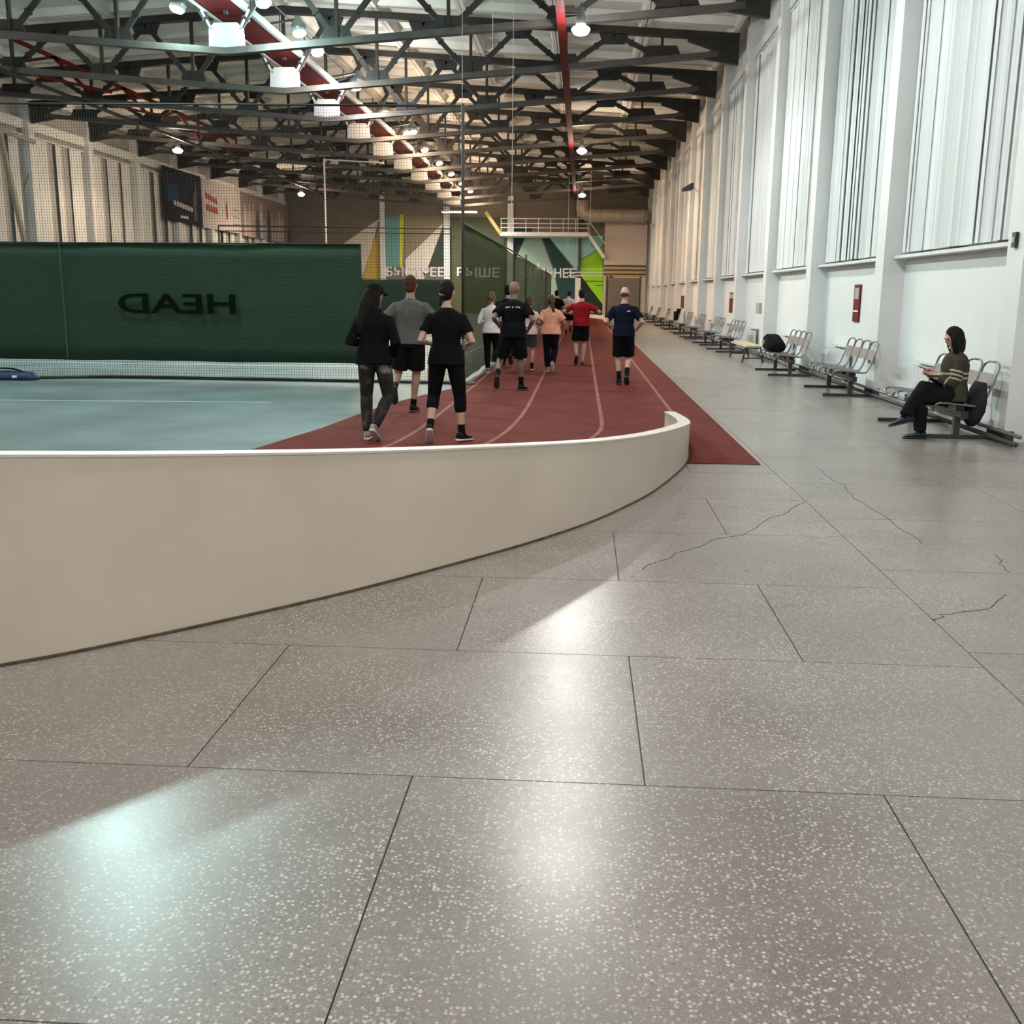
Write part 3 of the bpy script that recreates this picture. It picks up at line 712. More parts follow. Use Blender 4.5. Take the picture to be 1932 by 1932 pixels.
# ------------------------------------------------------------------ left wall: banners and frame
bk = lambda n, c: mat('banner_' + n, c, .8, var=.1, spec=.1)
def banner(y0, y1, z0, z1, m, label, x=XL + .375):
    t = thing('banner', label, 'banner', (x, y0, z0), group='banners on the left wall')
    MB().box(-.03, 0, 0, y1 - y0, 0, z1 - z0).build('sheet', m, t)
    return t
def fig(t, y, z, h, m, m2):
    MB().box(.001, .012, y - .14*h, y + .14*h, z + .45*h, z + .80*h).prism([(y - .13*h, z), (y - .03*h, z), (y, z + .45*h), (y - .12*h, z + .5*h)], .001, .012, lambda a, b, c: (c, a, b)).prism([(y + .03*h, z), (y + .13*h, z), (y + .12*h, z + .5*h), (y, z + .45*h)], .001, .012, lambda a, b, c: (c, a, b)).build('figure', m, t)
    MB().prism([(y + .06*h*cos(a), z + .9*h + .08*h*sin(a)) for a in [2*pi*k/10 for k in range(10)]], .001, .012, lambda a, b, c: (c, a, b)).build('figure_head', m2, t)
    MB().prism([(y + .1*h, z + .75*h), (y + .16*h, z + .72*h), (y + .1*h, z + 1.25*h), (y + .05*h, z + 1.25*h)], .001, .012, lambda a, b, c: (c, a, b)).build('figure_arm', m2, t)
b1 = banner(56.5, 62.1, 5.3, 8.15, bk('black', (.018, .02, .03)), 'black banner with a basketball player, leftmost of the banners')
fig(b1, 4.55, .25, 1.75, bk('grey', (.14, .14, .17)), bk('skin', (.30, .20, .16)))
MB().box(.001, .01, .5, 2.0, 1.05, 2.0).build('picture', bk('blue', (.012, .05, .11)), b1)
for q in range(7): MB().box(.001, .012, 1.3 + .42*q, 1.3 + .42*q + .3, .88 - .03*q, 1.15 - .03*q).build('mark', M['grey'], b1)
MB().box(.001, .012, 2.2, 3.4, .25, .4).build('mark', M['grey'], b1)
b2 = banner(62.2, 69.3, 5.25, 8.1, bk('white', (.58, .54, .53)), 'white banner with dark red strokes and a red player')
rd = bk('red', (.36, .05, .06))
for q in range(5):
    MB().prism([(.6 + .42*q, 1.75 - .05*q), (.95 + .42*q, 1.7 - .05*q), (.85 + .42*q, 2.05 - .05*q), (.55 + .42*q, 2.1 - .05*q)], .001, .01, lambda a, b, c: (c, a, b)).build('stroke', rd, b2)
    MB().prism([(.6 + .42*q, 1.05 - .02*q), (.95 + .42*q, 1.0 - .02*q), (.9 + .42*q, 1.4 - .02*q), (.62 + .42*q, 1.42 - .02*q)], .001, .01, lambda a, b, c: (c, a, b)).build('stroke', rd, b2)
fig(b2, 4.3, .75, 1.1, rd, rd)
for q in range(3): MB().box(.001, .008, 5.5, 6.7, .5 + .45*q, .6 + .45*q).build('mark', bk('mark', (.35, .30, .30)), b2)
b3 = banner(69.4, 80.5, 5.15, 8.0, bk('crowd', (.30, .235, .22)), 'wide brownish banner with a blurred crowd picture, farthest on the left wall')
cols = [bk('crowd%d' % q, c) for q, c in enumerate(((.10, .08, .08), (.42, .36, .44), (.55, .42, .38), (.14, .11, .16), (.60, .50, .50), (.40, .20, .17)))]
for q in range(13):
    a = .4 + .87*q; h = random.uniform(1.2, 2.4)
    MB().prism([(a, .02), (a + .8, .02), (a + .75, h*.75), (a + .6, h*.8), (a + .55, h), (a + .3, h), (a + .25, h*.8), (a + .06, h*.7)], .001 + .001*q, .01 + .001*q, lambda a_, b_, c: (c, a_, b_)).build('crowd_figure', random.choice(cols), b3)
fr = thing('leaning_frame', 'tan steel frame with a slanting pole at the left edge of the photo', 'frame', (-22.3, 40.3, 0))
tan = mat('tan_paint', (.34, .29, .22), .6)
MB().bar((0, -.8, 8.0), (0, .7, 2.6), .14, .2).build('slant_pole', tan, fr)
MB().bar((0, -2.5, 7.55), (0, 1.9, 7.35), .12, .16).build('cross_bar', tan, fr)
MB().bar((0, .8, 5.3), (0, 1.25, 6.0), .06, .08).build('hook', tan, fr)
MB().box(-.1, .1, .4, 1.0, 0, .06).bar((0, .7, .03), (0, .7, 2.7), .14, .14).build('foot', tan, fr)

# ------------------------------------------------------------------ far wall: mural, lettering, columns, balcony, beige room
mur = [('dark_tan', (.20, .165, .12), [(-22.36, 4.77), (-20.07, 7.17), (-18.32, 7.1), (-19.94, 4.46)]),
       ('cream', (.80, .72, .60), [(-19.86, 4.39), (-15.8, 7.11), (-16.5, 4.81), (-17.3, 2.49), (-19.91, 2.47)]),
       ('mustard', (.62, .44, .09), [(-17.22, 2.48), (-15.8, 2.49), (-15.72, 6.8), (-16.5, 4.81)]),
       ('teal', (.16, .36, .36), [(-15.3, 7.27), (-14.24, 7.28), (-14.24, 3.55), (-15.36, 3.54)]),
       ('yellow_lime', (.62, .68, .06), [(-14.23, 7.4), (-13.9, 7.4), (-14.03, 3.43), (-14.28, 3.43)]),
       ('olive', (.30, .25, .15), [(-13.88, 7.28), (-10.78, 7.29), (-10.78, 6.92), (-13.83, 4.13)]),
       ('cream', (.80, .73, .62), [(-10.8, 6.85), (-13.81, 4.08), (-13.83, 2.56), (-12.38, 2.56)]),
       ('dark_green', (.03, .055, .03), [(-10.78, 6.6), (-12.04, 3.52), (-10.79, 3.54)]),
       ('green_dado', (.02, .16, .07), [(-22.44, 2.43), (-10.3, 2.5), (-10.31, 0.03), (-22.53, .01)]),
       ('deep_olive', (.09, .10, .045), [(-10.29, 7.22), (-5.88, 7.24), (-5.82, .02), (-10.31, .02)]),
       ('dark_teal', (.012, .045, .045), [(-5.43, 6.46), (-3.92, 6.47), (-5.16, 4.1), (-5.4, 4.09)]),
       ('pale_green', (.40, .58, .50), [(-4.56, 5.68), (-3.3, 5.69), (-2.3, 3.25), (-1.6, 0.03), (-5.38, 0.03), (-5.28, 4.02)]),
       ('deep_teal', (.012, .06, .06), [(-3.25, 5.88), (-2.84, 5.89), (-.64, 3.26), (-.46, .03), (-1.55, .03), (-2.24, 3.33)]),
       ('light_blue', (.42, .80, .80), [(-2.78, 5.89), (1.39, 5.91), (1.42, 5.15), (-.3, 4.1), (-.58, 3.38)]),
       ('lime', (.36, .80, .015), [(-.26, 4.05), (1.41, 5.09), (1.53, .80), (-.2, 2.94)]),
       ('near_black', (.012, .022, .015), [(-.36, 3.0), (-.03, 2.72), (1.53, .74), (1.55, .03), (-.44, .03)])]
for i, (n, c, p) in enumerate(mur):
    MB().prism(p, -.012 - .0006*i, -.001, lambda a, b, c_: (a, YE + c_, b)).build('mural_panel', paint('%s_%d' % (n, i), c), wf)
for i, z in enumerate((2.9, 3.15, 3.4, 2.5, 2.2, 1.9)):
    MB().box(-1.2 + .12*max(0, i - 2)*9, 1.5, YE - .05, YE - .025, z, z + .07).build('slat', M['white'] if i < 3 else paint('dk%d' % i, (.08, .16, .01)), wf)
for body, xc, wd in (('БЫСТРЕЕ', -13.08, 4.55), ('ВЫШЕ', -8.15, 3.3), ('СИЛЬНЕЕ', -2.72, 4.2)):
    tme = text_mesh(body, .95, .02, M['white'], 'lettering')
    xs = [v.co.x for v in tme.vertices]; ww = (max(xs) - min(xs)) or 1
    o = put('lettering', tme, None, wf, (xc, YE - .06, 2.78), (pi/2, 0, 0)); o.scale = (wd / ww, 1, 1)
for x0, x1, z0, z1, mm in ((-15.73, -15.36, 0, 9, 'white'), (-10.78, -10.32, 0, 9, 'white'), (-5.88, -5.42, 0, 9, 'white'), (-.44, -.24, 3.4, 9, 'dark_metal'), (-.62, -.2, 0, 2.75, 'white')):
    MB().box(x0, x1, YE - .3, YE - .03, z0, z1).build('wall_column', M[mm], wf)
bal = thing('balcony', 'white steel balcony with railing and stair in front of the far mural', 'balcony', (0, 78, 0))
MB().box(-6.25, .3, 0, 2.95, 5.72, 6.0).build('deck', M['white'], bal)
MB().bar((-6.2, .1, 5.9), (-7.3, .1, 7.4), .25, .25).build('brace', M['stripe_yellow'], bal)
for z in (6.3, 6.6, 6.95): MB().tube([(-6.2, .05, z), (.28, .05, z)], .03, 6).build('rail', M['white'], bal)
for q in range(8): MB().tube([(-6.15 + .915*q, .05, 6.0), (-6.15 + .915*q, .05, 6.95)], .025, 6).build('baluster', M['white'], bal)
st = MB()
for s_ in (.2, .9): st.bar((.3, s_, 5.85), (1.5, s_, 4.2), .06, .22)
st.build('stair_stringer', M['white'], bal)
for q in range(6): MB().box(.35 + .2*q, .6 + .2*q, .2, .9, 5.65 - .275*q, 5.69 - .275*q).build('stair_tread', M['dark_metal'], bal)
MB().tube([(.3, .15, 6.85), (1.5, .15, 5.2)], .03, 6).build('handrail', M['white'], bal)
room = thing('beige_room', 'beige box room in the far right corner with striped band and door', 'room', (0, 79.0, 0))
MB().box(1.52, XW - .35, 0, 2.0 - .01, 0.001, 6.85).build('wall', M['room'], room)
for q in range(3): MB().box(1.50, XW - .345, -.02, .0, 3.58 - .3*q, 3.70 - .3*q).build('stripe', M['stripe_dark'], room); MB().box(1.50, XW - .345, -.018, .0, 3.44 - .3*q, 3.57 - .3*q).build('stripe', M['stripe_yellow'], room)
dr = MB().box(1.85, 4.2, -.06, -.001, 0.001, 2.75).build('door', M['door'], room)
MB().box(1.70, 1.84, -.08, -.001, 0.001, 2.9).box(4.21, 4.3, -.08, -.001, 0.001, 2.9).build('door_frame', M['stripe_dark'], room)
MB().box(1.95, 2.2, -.1, -.001, 2.78, 2.9).build('door_lamp', M['black'], room)
du = thing('ventilation_duct', 'thick beige ventilation duct above the far right room', 'duct', (0, 77.6, 0))
MB().tube(smooth_path([(4.6, 0, 7.15), (3, 0, 7.15), (1.2, 0, 7.15), (.3, 0, 7.2), (-.15, 0, 7.5), (-.2, 0, 8.2)], 4), .48, 14).build('pipe', M['duct'], du, True)
for q in (1.0, 2.6, 4.2): MB().tube([(q, 0, 7.15), (q + .08, 0, 7.15)], .52, 14).build('flange', M['duct'], du, True)
lp = thing('ceiling_panel_light', 'bright flat light at the far end below the roof', 'lamp', (-9.0, 76, 7.2))
MB().box(-1.3, 1.3, -.3, .3, .02, .1).build('housing', M['white'], lp)
MB().box(-1.25, 1.25, -.28, .28, .0, .019).build('lens', mat('panel_lens', (1, 1, 1), .4, emit=8, ecol=(1, .92, .84)), lp)
for q in (-1, 1): MB().tube([(q, 0, .1), (q, 0, 1.0)], .015, 6).build('rod', M['dark_metal'], lp)
al = bpy.data.lights.new('panel_light', 'AREA'); al.shape = 'RECTANGLE'; al.size = 2.4; al.size_y = .5; al.energy = 900; al.color = (1, .93, .86)
ao = bpy.data.objects.new('panel_light', al); ao.location = (0, 0, -.03); link(ao, lp)

# ------------------------------------------------------------------ people
class Vol(MB):
    def cap(s, p0, p1, r0, r1, flat0=False, flat1=False, seg=14):
        p0, p1 = V(p0), V(p1); d = (p1 - p0).normalized()
        pts, rs = [], []
        if not flat0:
            for a in (80, 55, 28): pts.append(p0 - d * r0 * sin(radians(a))); rs.append(r0 * cos(radians(a)))
        pts += [p0, p0.lerp(p1, .5), p1]; rs += [r0, (r0 + r1) / 2, r1]
        if not flat1:
            for a in (28, 55, 80): pts.append(p1 + d * r1 * sin(radians(a))); rs.append(r1 * cos(radians(a)))
        return s.tube(pts, rs, seg)
    def chain(s, pts, rs, seg=14, flat0=False, flat1=False):
        pts = [V(p) for p in pts]; d0 = (pts[1] - pts[0]).normalized(); d1 = (pts[-1] - pts[-2]).normalized()
        P, R = list(pts), list(rs)
        if not flat0: P = [pts[0] - d0*rs[0]*.9, pts[0] - d0*rs[0]*.55] + P; R = [rs[0]*.3, rs[0]*.8] + R
        if not flat1: P = P + [pts[-1] + d1*rs[-1]*.55, pts[-1] + d1*rs[-1]*.9]; R = R + [rs[-1]*.8, rs[-1]*.3]
        return s.tube(P, R, seg)
    def ell(s, c, r, rot=None, n=12, m=8):
        c = V(c); rot = rot or Matrix.Identity(3); rings = []
        for j in range(1, m):
            a = pi * j / m
            rings.append([c + rot @ V((r[0]*sin(a)*cos(t), r[1]*sin(a)*sin(t), -r[2]*cos(a))) for t in [2*pi*k/n for k in range(n)]])
        return s.loft(rings)
    def rings(s, lst, fx, fy, n=18):
        return s.loft([[c + fx*(rx*cos(t)) + fy*(ry*sin(t)) for t in [2*pi*k/n for k in range(n)]] for c, rx, ry in lst])

def remesh(vol, voxel, iters=3, extra=None, name='body'):
    me0 = vol.mesh('tmp'); o = bpy.data.objects.new('tmp', me0); COL.objects.link(o)
    md = o.modifiers.new('r', 'REMESH'); md.mode = 'VOXEL'; md.voxel_size = voxel
    ms = o.modifiers.new('s', 'SMOOTH'); ms.factor = .5; ms.iterations = iters
    bpy.context.view_layer.update()
    me = bpy.data.meshes.new_from_object(o.evaluated_get(bpy.context.evaluated_depsgraph_get()))
    bpy.data.objects.remove(o); bpy.data.meshes.remove(me0)
    if extra is not None:
        vs = [tuple(v.co) for v in me.vertices]; fs = [tuple(p.vertices) for p in me.polygons]; b = len(vs)
        vs += extra.v; fs += [tuple(i + b for i in f) for f in extra.f]
        bpy.data.meshes.remove(me)
        me = bpy.data.meshes.new(name); me.from_pydata(vs, [], fs); me.update()
    me.name = name; me.polygons.foreach_set('use_smooth', [True] * len(me.polygons))
    return me
def ik(a, c, l1, l2, pole):
    d = c - a; L_ = min(max(d.length, .05), (l1 + l2) * .995); dn = d.normalized(); c = a + dn * L_
    x = (l1*l1 - l2*l2 + L_*L_) / (2*L_); h = sqrt(max(0, l1*l1 - x*x))
    p = V(pole); p = (p - dn * p.dot(dn)).normalized()
    return a + dn*x + p*h, c

def cloth(n, c, **k): return mat('cloth_' + n, c, .9, spec=.12, var=.18, scale=7, bump=.55, bscale=9, sheen=.0, **k)
SK = {'light': mat('skin_light', (.50, .31, .235), .55, var=.06, scale=8), 'tan': mat('skin_tan', (.36, .20, .14), .55, var=.06, scale=8), 'dark': mat('skin_brown', (.20, .105, .07), .5, var=.06, scale=8)}
HAIR = {'black': mat('hair_black', (.010, .008, .007), .6, spec=.12, var=.3, scale=30, stretch=(4, 4, .4), bump=.5, bscale=60), 'brown': mat('hair_brown', (.085, .045, .025), .6, spec=.12, var=.3, scale=30, stretch=(4, 4, .4), bump=.5, bscale=60), 'fair': mat('hair_fair', (.16, .10, .055), .6, spec=.12, var=.3, scale=30, stretch=(4, 4, .4), bump=.5, bscale=60), 'reddish': mat('hair_reddish', (.07, .03, .016), .6, spec=.12, var=.3, scale=30, bump=.5, bscale=60)}
EYE = mat('eye_dark', (.02, .015, .012), .2); LIP = mat('lip', (.32, .12, .10), .5)

def person(label, loc, heading, H, sex, pose, fit, voxel=.010):
    s = H / 1.75
    root = thing('person', label, 'person', loc, heading)
    f = sex == 'f'
    lean = pose.get('lean', .08); hz = pose.get('hz', .93) * s
    P = V((pose.get('px', 0) * s, 0, hz))
    t = V((pose.get('side', 0), sin(lean), cos(lean))).normalized(); fx = V((cos(pose.get('twist', 0)), sin(pose.get('twist', 0)), 0)); fy = t.cross(fx)
    hx, hy = V((1, 0, 0)), V((0, 1, 0))
    hy = t.cross(hx)
    at = lambda k, y=0: P + t * (k * s) + fy * (y * s)
    torso = [(at(-.10), .115, .10), (at(-.03), .165 if not f else .17, .115), (at(.05), .155, .112), (at(.14), .138 if not f else .122, .098), (at(.24), .15 if not f else .135, .108),
             (at(.34), .168 if not f else .148, .115), (at(.41), .172 if not f else .150, .105), (at(.455), .13 if not f else .115, .085), (at(.485), .075, .065), (at(.53), .054 if not f else .047, .056), (at(.60, .01), .052 if not f else .045, .055)]
    torso = [(c, a*s, b*s) for c, a, b in torso]
    body = Vol(); body.rings(torso, fx, fy)
    hip = {-1: P + V((-.088*s, 0, -.025*s)), 1: P + V((.088*s, 0, -.025*s))}
    sw = (.182 if not f else .162) * s
    sh = {q: at(.402) + fx * (q * sw) for q in (-1, 1)}
    lt, ls, ua, fa = .425*s, .415*s, .285*s, .25*s
    bones = {}
    for q, nm in ((-1, 'L'), (1, 'R')):
        x, y, z, pit = pose[nm + 'foot'][:4]
        kn, an = ik(hip[q], V((x, y, z)) * s, lt, ls, pose.get(nm + 'knee', (q*.12, 1, 0)))
        hd = V(pose[nm + 'hand']) * s
        el, wr_ = ik(sh[q], hd, ua, fa, pose.get(nm + 'elbow', (q*.45, -1, -.25)))
        bones[q] = (kn, an, pit, el, wr_, pose[nm + 'foot'][4] if len(pose[nm + 'foot']) > 4 else q*.12)
        body.chain([hip[q] + V((0, 0, .03*s)), hip[q].lerp(kn, .35), kn, kn.lerp(an, .3) - hy*(.012*s), kn.lerp(an, .65), an], [r*s for r in (.088, .080, .055, .054, .042, .034)])
        body.chain([sh[q] - fx*(q*.02*s), sh[q].lerp(el, .4), el, el.lerp(wr_, .3), wr_], [r*s*(1 if not f else .88) for r in (.050, .046, .037, .038, .026)])
    # head
    yaw, pit = pose.get('head', (0, 0))
    hc = at(.675, .015 + .06*max(0, pit))
    R3 = (Matrix.Rotation(-yaw, 3, 'Z') @ Matrix.Rotation(-lean*.5 - pit, 3, 'X'))
    hp = lambda x, y, z: hc + R3 @ (V((x, y, z)) * s)
    body.ell(hc, (.077*s, .096*s, .118*s), R3, 16, 12); body.ell(hp(0, .028, -.062), (.056*s, .060*s, .058*s), R3)
    body.ell(hp(0, .1, -.012), (.013*s, .017*s, .024*s), R3, 8, 6); body.ell(hp(0, .092, .028), (.055*s, .018*s, .014*s), R3, 8, 6); body.ell(hp(0, .085, -.105), (.022*s, .018*s, .016*s), R3, 8, 6)
    for q in (-1, 1): body.ell(hp(q*.078, -.008, -.008), (.012*s, .02*s, .032*s), R3, 8, 6)
    body.chain([at(.50), hc - R3 @ V((0, .012*s, .06*s))], [.056*s*(1 if not f else .88), .052*s*(1 if not f else .88)])
    # palms in the body volume, fingers appended
    fing = Vol()
    for q in (-1, 1):
        kn, an, _, el, wr_, _ = bones[q]
        d = (wr_ - el).normalized(); n = (V((-q, 0, -.2)) - d * V((-q, 0, -.2)).dot(d)).normalized(); e = d.cross(n)
        if e.z < 0: e = -e
        body.rings([(wr_ - d*.01*s, .024*s, .020*s), (wr_ + d*.03*s, .034*s, .017*s), (wr_ + d*.085*s, .040*s, .014*s), (wr_ + d*.095*s, .030*s, .010*s)], e, n, 12)
        curl = pose.get('curl', 1.15)
        for k in range(4):
            b0 = wr_ + d*.082*s + e*((k - 1.5)*.0195*s); ln = (.040, .046, .043, .034)[3 - k]*s; rad = .0088*s
            d1 = d*cos(curl*.55) + n*sin(curl*.55); d2 = d*cos(curl*1.35) + n*sin(curl*1.35); d3 = d*cos(curl*2.0) + n*sin(curl*2.0)
            b1 = b0 + d1*ln; b2 = b1 + d2*ln*.62; b3 = b2 + d3*ln*.45
            fing.chain([b0, b1, b2, b3], [rad, rad*.95, rad*.88, rad*.7], 8)
        b0 = wr_ + d*.035*s + e*.028*s; b1 = b0 + (d*.6 + e*.7 + n*.25).normalized()*.038*s; b2 = b1 + (d*.8 + e*.1 + n*.55).normalized()*.028*s
        fing.chain([b0, b1, b2], [.0125*s, .0105*s, .008*s], 8)
    put('body', remesh(body, voxel*s, 2, fing), SK[fit['skin']], root)
    ev = Vol()
    for q in (-1, 1): ev.ell(hp(q*.03, .086, .004), (.012*s, .010*s, .008*s), R3, 8, 6)
    ev.build('eyes', EYE, root, True); Vol().ell(hp(0, .088, -.062), (.022*s, .010*s, .007*s), R3, 8, 6).build('mouth', LIP, root, True)
    # shirt
    sm, loose, slv, hem, cut = fit['shirt']
    v = Vol(); lo = loose * s
    lst = [(c, a + lo*(1.25 if i < 5 else 1) + .004, b + lo*(1.15 if i < 5 else .8) + .004) for i, (c, a, b) in enumerate(torso[1:8])]
    lst = [(at(hem), lst[0][1] + .004*s, lst[0][2] + .004*s)] + [x for x in lst if (x[0] - at(hem)).dot(t) > .01]
    lst += [(at(.483), .088*s + lo*.4, .076*s + lo*.3), (at(.505 + cut), .064*s, .066*s)]
    v.rings(lst, fx, fy, 22)
    for q in (-1, 1):
        el, wr_ = bones[q][3], bones[q][4]; k0 = (1 if not f else .9)*s
        a0 = sh[q] - fx*(q*.05*s)
        if slv <= 1:
            v.chain([a0, sh[q], sh[q].lerp(el, slv*.5), sh[q].lerp(el, slv)], [.052*k0 + lo*.4, .054*k0 + lo*.45, .053*k0 + lo*.6, .052*k0 + lo*.8], flat1=True)
        else:
            v.chain([a0, sh[q], sh[q].lerp(el, .5), el, el.lerp(wr_, .5), wr_], [.052*k0 + lo*.4, .054*k0 + lo*.45, .050*k0 + lo*.5, .047*k0 + lo*.6, .042*k0 + lo*.5, .033*k0 + lo*.35], flat1=True)
    me = remesh(v, voxel*.9*s, 2, name='shirt'); so = put(fit.get('shirt_name', 'shirt'), me, sm, root)
    if fit.get('stripes'):
        me.materials.append(fit['stripes'])
        idx = []
        for p in me.polygons:
            c = p.center; best = (abs((c - at(.2)).dot(t)), 9, 0); hit = 0
            arm = False
            for q in (-1, 1):
                el, wr_ = bones[q][3], bones[q][4]
                for a, b, kind in ((sh[q], el, 0), (el, wr_, 1)):
                    ab = b - a; u = (c - a).dot(ab) / ab.dot(ab); dist = (c - a - ab*min(1, max(0, u))).length
                    if dist < .085*s and -.02 <= u <= 1.02 and abs((c - P).dot(fx)) > .125*s:
                        arm = True
                        if (kind == 0 and any(abs(u - k) < .035 for k in (.42, .58, .74))) or (kind == 1 and any(abs(u - k) < .035 for k in (.30, .95))): hit = 1
            if not arm:
                u = (c - P).dot(t) / s
                if any(abs(u - k) < .012 for k in (.20, .255)): hit = 1
            idx.append(hit)
        me.polygons.foreach_set('material_index', idx)
    # bottoms
    kind, bm_, bl = fit['bottom']
    v = Vol(); bl *= s
    v.rings([(at(-.115), .12*s + bl, .105*s + bl), (at(-.03), .170*s + bl*.9, .12*s + bl*.9), (at(.05), .160*s + bl*.5, .117*s + bl*.5), (at(.10), .150*s + bl*.3, .108*s + bl*.3)], fx, fy, 22)
    for q in (-1, 1):
        kn, an = bones[q][0], bones[q][1]; h0 = hip[q] + V((0, 0, .03*s))
        if kind == 'shorts':
            e_ = hip[q].lerp(kn, fit.get('len', .82)); v.chain([h0, hip[q].lerp(kn, .35), e_], [.093*s + bl*.6, .090*s + bl, .080*s + bl*1.6], flat1=True)
        else:
            en = {'capri': .42, 'leggings': .93, 'trousers': .95}[kind]
            k_ = .006*s + bl
            v.chain([h0, hip[q].lerp(kn, .35), kn, kn.lerp(an, .3) - hy*(.012*s), kn.lerp(an, max(.42, en*.72)), kn.lerp(an, en)], [.089*s + k_, .082*s + k_, .057*s + k_*1.1, .056*s + k_*1.1, .047*s + k_*1.1, (.050 if en < .5 else .038)*s + k_*1.2], flat1=True)
    put({'shorts': 'shorts', 'trousers': 'trousers'}.get(kind, 'leggings'), remesh(v, voxel*.9*s, 2, name='bottoms'), bm_, root)
    # shoes and socks
    for q in (-1, 1):
        kn, an, pit, _, _, out = bones[q]
        fd = V((sin(out)*cos(pit), cos(out)*cos(pit), -sin(pit))); fr = V((cos(out), -sin(out), 0)); fu = fr.cross(fd)
        def foot_ring(y, wd, z0, z1, n=14):
            return [an + fd*(y*s) + fr*(wd*s*(abs(cos(a))**.8)*(1 if cos(a) > 0 else -1)) + fu*((((z0 + z1)/2 + (z1 - z0)/2*(abs(sin(a))**.8)*(1 if sin(a) > 0 else -1)))*s) for a in [2*pi*k/n for k in range(n)]]
        so_ = MB().loft([foot_ring(y, wd, -.060, z1) for y, wd, z1 in ((-.072, .020, -.01), (-.064, .032, .015), (-.03, .038, .025), (.02, .040, .02), (.07, .043, -.012), (.12, .046, -.024), (.165, .038, -.034), (.185, .018, -.044))]).build('shoe', fit['shoe'], root, True)
        MB().loft([foot_ring(y, wd, -.080, z1) for y, wd, z1 in ((-.078, .024, -.05), (-.066, .037, -.050), (0, .040, -.053), (.07, .046, -.054), (.125, .050, -.054), (.172, .040, -.052), (.196, .018, -.05))]).build('sole', fit['sole'], so_, True)
        if fit.get('sock'):
            up = (kn - an).normalized(); h = fit.get('sock_h', .10)*s
            MB().tube([an - up*.02*s, an + up*h*.5, an + up*h], [.041*s, .040*s, .044*s], 12).build('sock', fit['sock'], root, True)
    # hair and hat
    ht, hm = fit['hair']
    v = Vol()
    if ht != 'bald':
        if ht == 'fringe': v.ell(hp(0, -.018, -.015), (.082*s, .088*s, .062*s), R3, 16, 10)
        else:
            v.ell(hp(0, -.014, .022), (.085*s, .100*s, .110*s), R3, 16, 12); v.ell(hp(0, -.045, -.03), (.075*s, .065*s, .075*s), R3, 14, 8)
        if ht == 'long':
            v.chain([hp(0, -.05, 0), hp(0, -.085, -.12), hp(0, -.10, -.24), hp(.0, -.115, -.36), hp(0, -.11, -.44)], [.085*s, .085*s, .075*s, .06*s, .035*s])
            for q in (-1, 1): v.chain([hp(q*.065, -.01, 0), hp(q*.078, -.01, -.10), hp(q*.07, -.03, -.2)], [.03*s, .035*s, .025*s])
        if ht == 'bob':
            wp = lambda x, y, z: hc + V((x, y, z)) * s
            v.chain([hp(0, -.04, .02), wp(0, -.06, -.06), wp(0, -.065, -.14), wp(0, -.06, -.20)], [.088*s, .086*s, .080*s, .055*s])
            for q in (-1, 1): v.chain([hp(q*.064, .0, .05), wp(q*.078, .008, -.02), wp(q*.080, -.005, -.10), wp(q*.07, -.03, -.20)], [.034*s, .046*s, .046*s, .03*s])
        if ht == 'pony': v.chain([hp(0, -.08, .02), hp(.02, -.135, -.01), hp(.05, -.15, -.10), hp(.075, -.145, -.22), hp(.085, -.13, -.32)], [.03*s, .038*s, .044*s, .038*s, .018*s])
        if ht == 'bun': v.ell(hp(0, -.115, -.005), (.04*s, .04*s, .04*s), R3); v.chain([hp(-.01, -.1, -.05), hp(-.03, -.12, -.14)], [.03*s, .018*s])
        put('hair', remesh(v, .011*s, 2, name='hair'), hm, root)
        if fit.get('tie'): Vol().ell(hp(-.01, -.115, -.035), (.036*s, .028*s, .016*s), R3).build('hair_tie', fit['tie'], root, True)
    if fit.get('cap'):
        co = Vol().ell(hp(0, -.005, .052), (.091*s, .108*s, .082*s), R3, 16, 10).build('cap', fit['cap'], root, True)
        MB().loft([[hp(x, y, z + dz) for x in (-1,)] and [hp(wd*cos(a), y, .045 - .25*(y - .06)*.5 + dz + .012*sin(a)) for a in (pi, pi*.75, pi*.5, pi*.25, 0)] + [hp(wd*cos(a), y, .037 - .25*(y - .06)*.5 + dz + .012*sin(a)) for a in (0, pi*.25, pi*.5, pi*.75, pi)] for y, wd, dz in ((.06, .075, 0), (.12, .072, -.004), (.165, .045, -.012))][0:3]).build('cap_brim', fit['cap'], co, True) if False else \
        MB().loft([[hp(wd*cos(a), y, .040 - .12*(y - .06) + .014*sin(a) + k) for k, aa in ((0, (pi, pi*.7, pi*.5, pi*.3, 0)), (-.008, (0, pi*.3, pi*.5, pi*.7, pi))) for a in aa] for y, wd in ((.06, .078), (.125, .074), (.17, .045))]).build('cap_brim', fit['cap'], co, True)
    root['_'] = 0; del root['_']
    return root, dict(at=at, fx=fx, fy=fy, bones=bones, hp=hp, s=s, lst=lst, t=t)

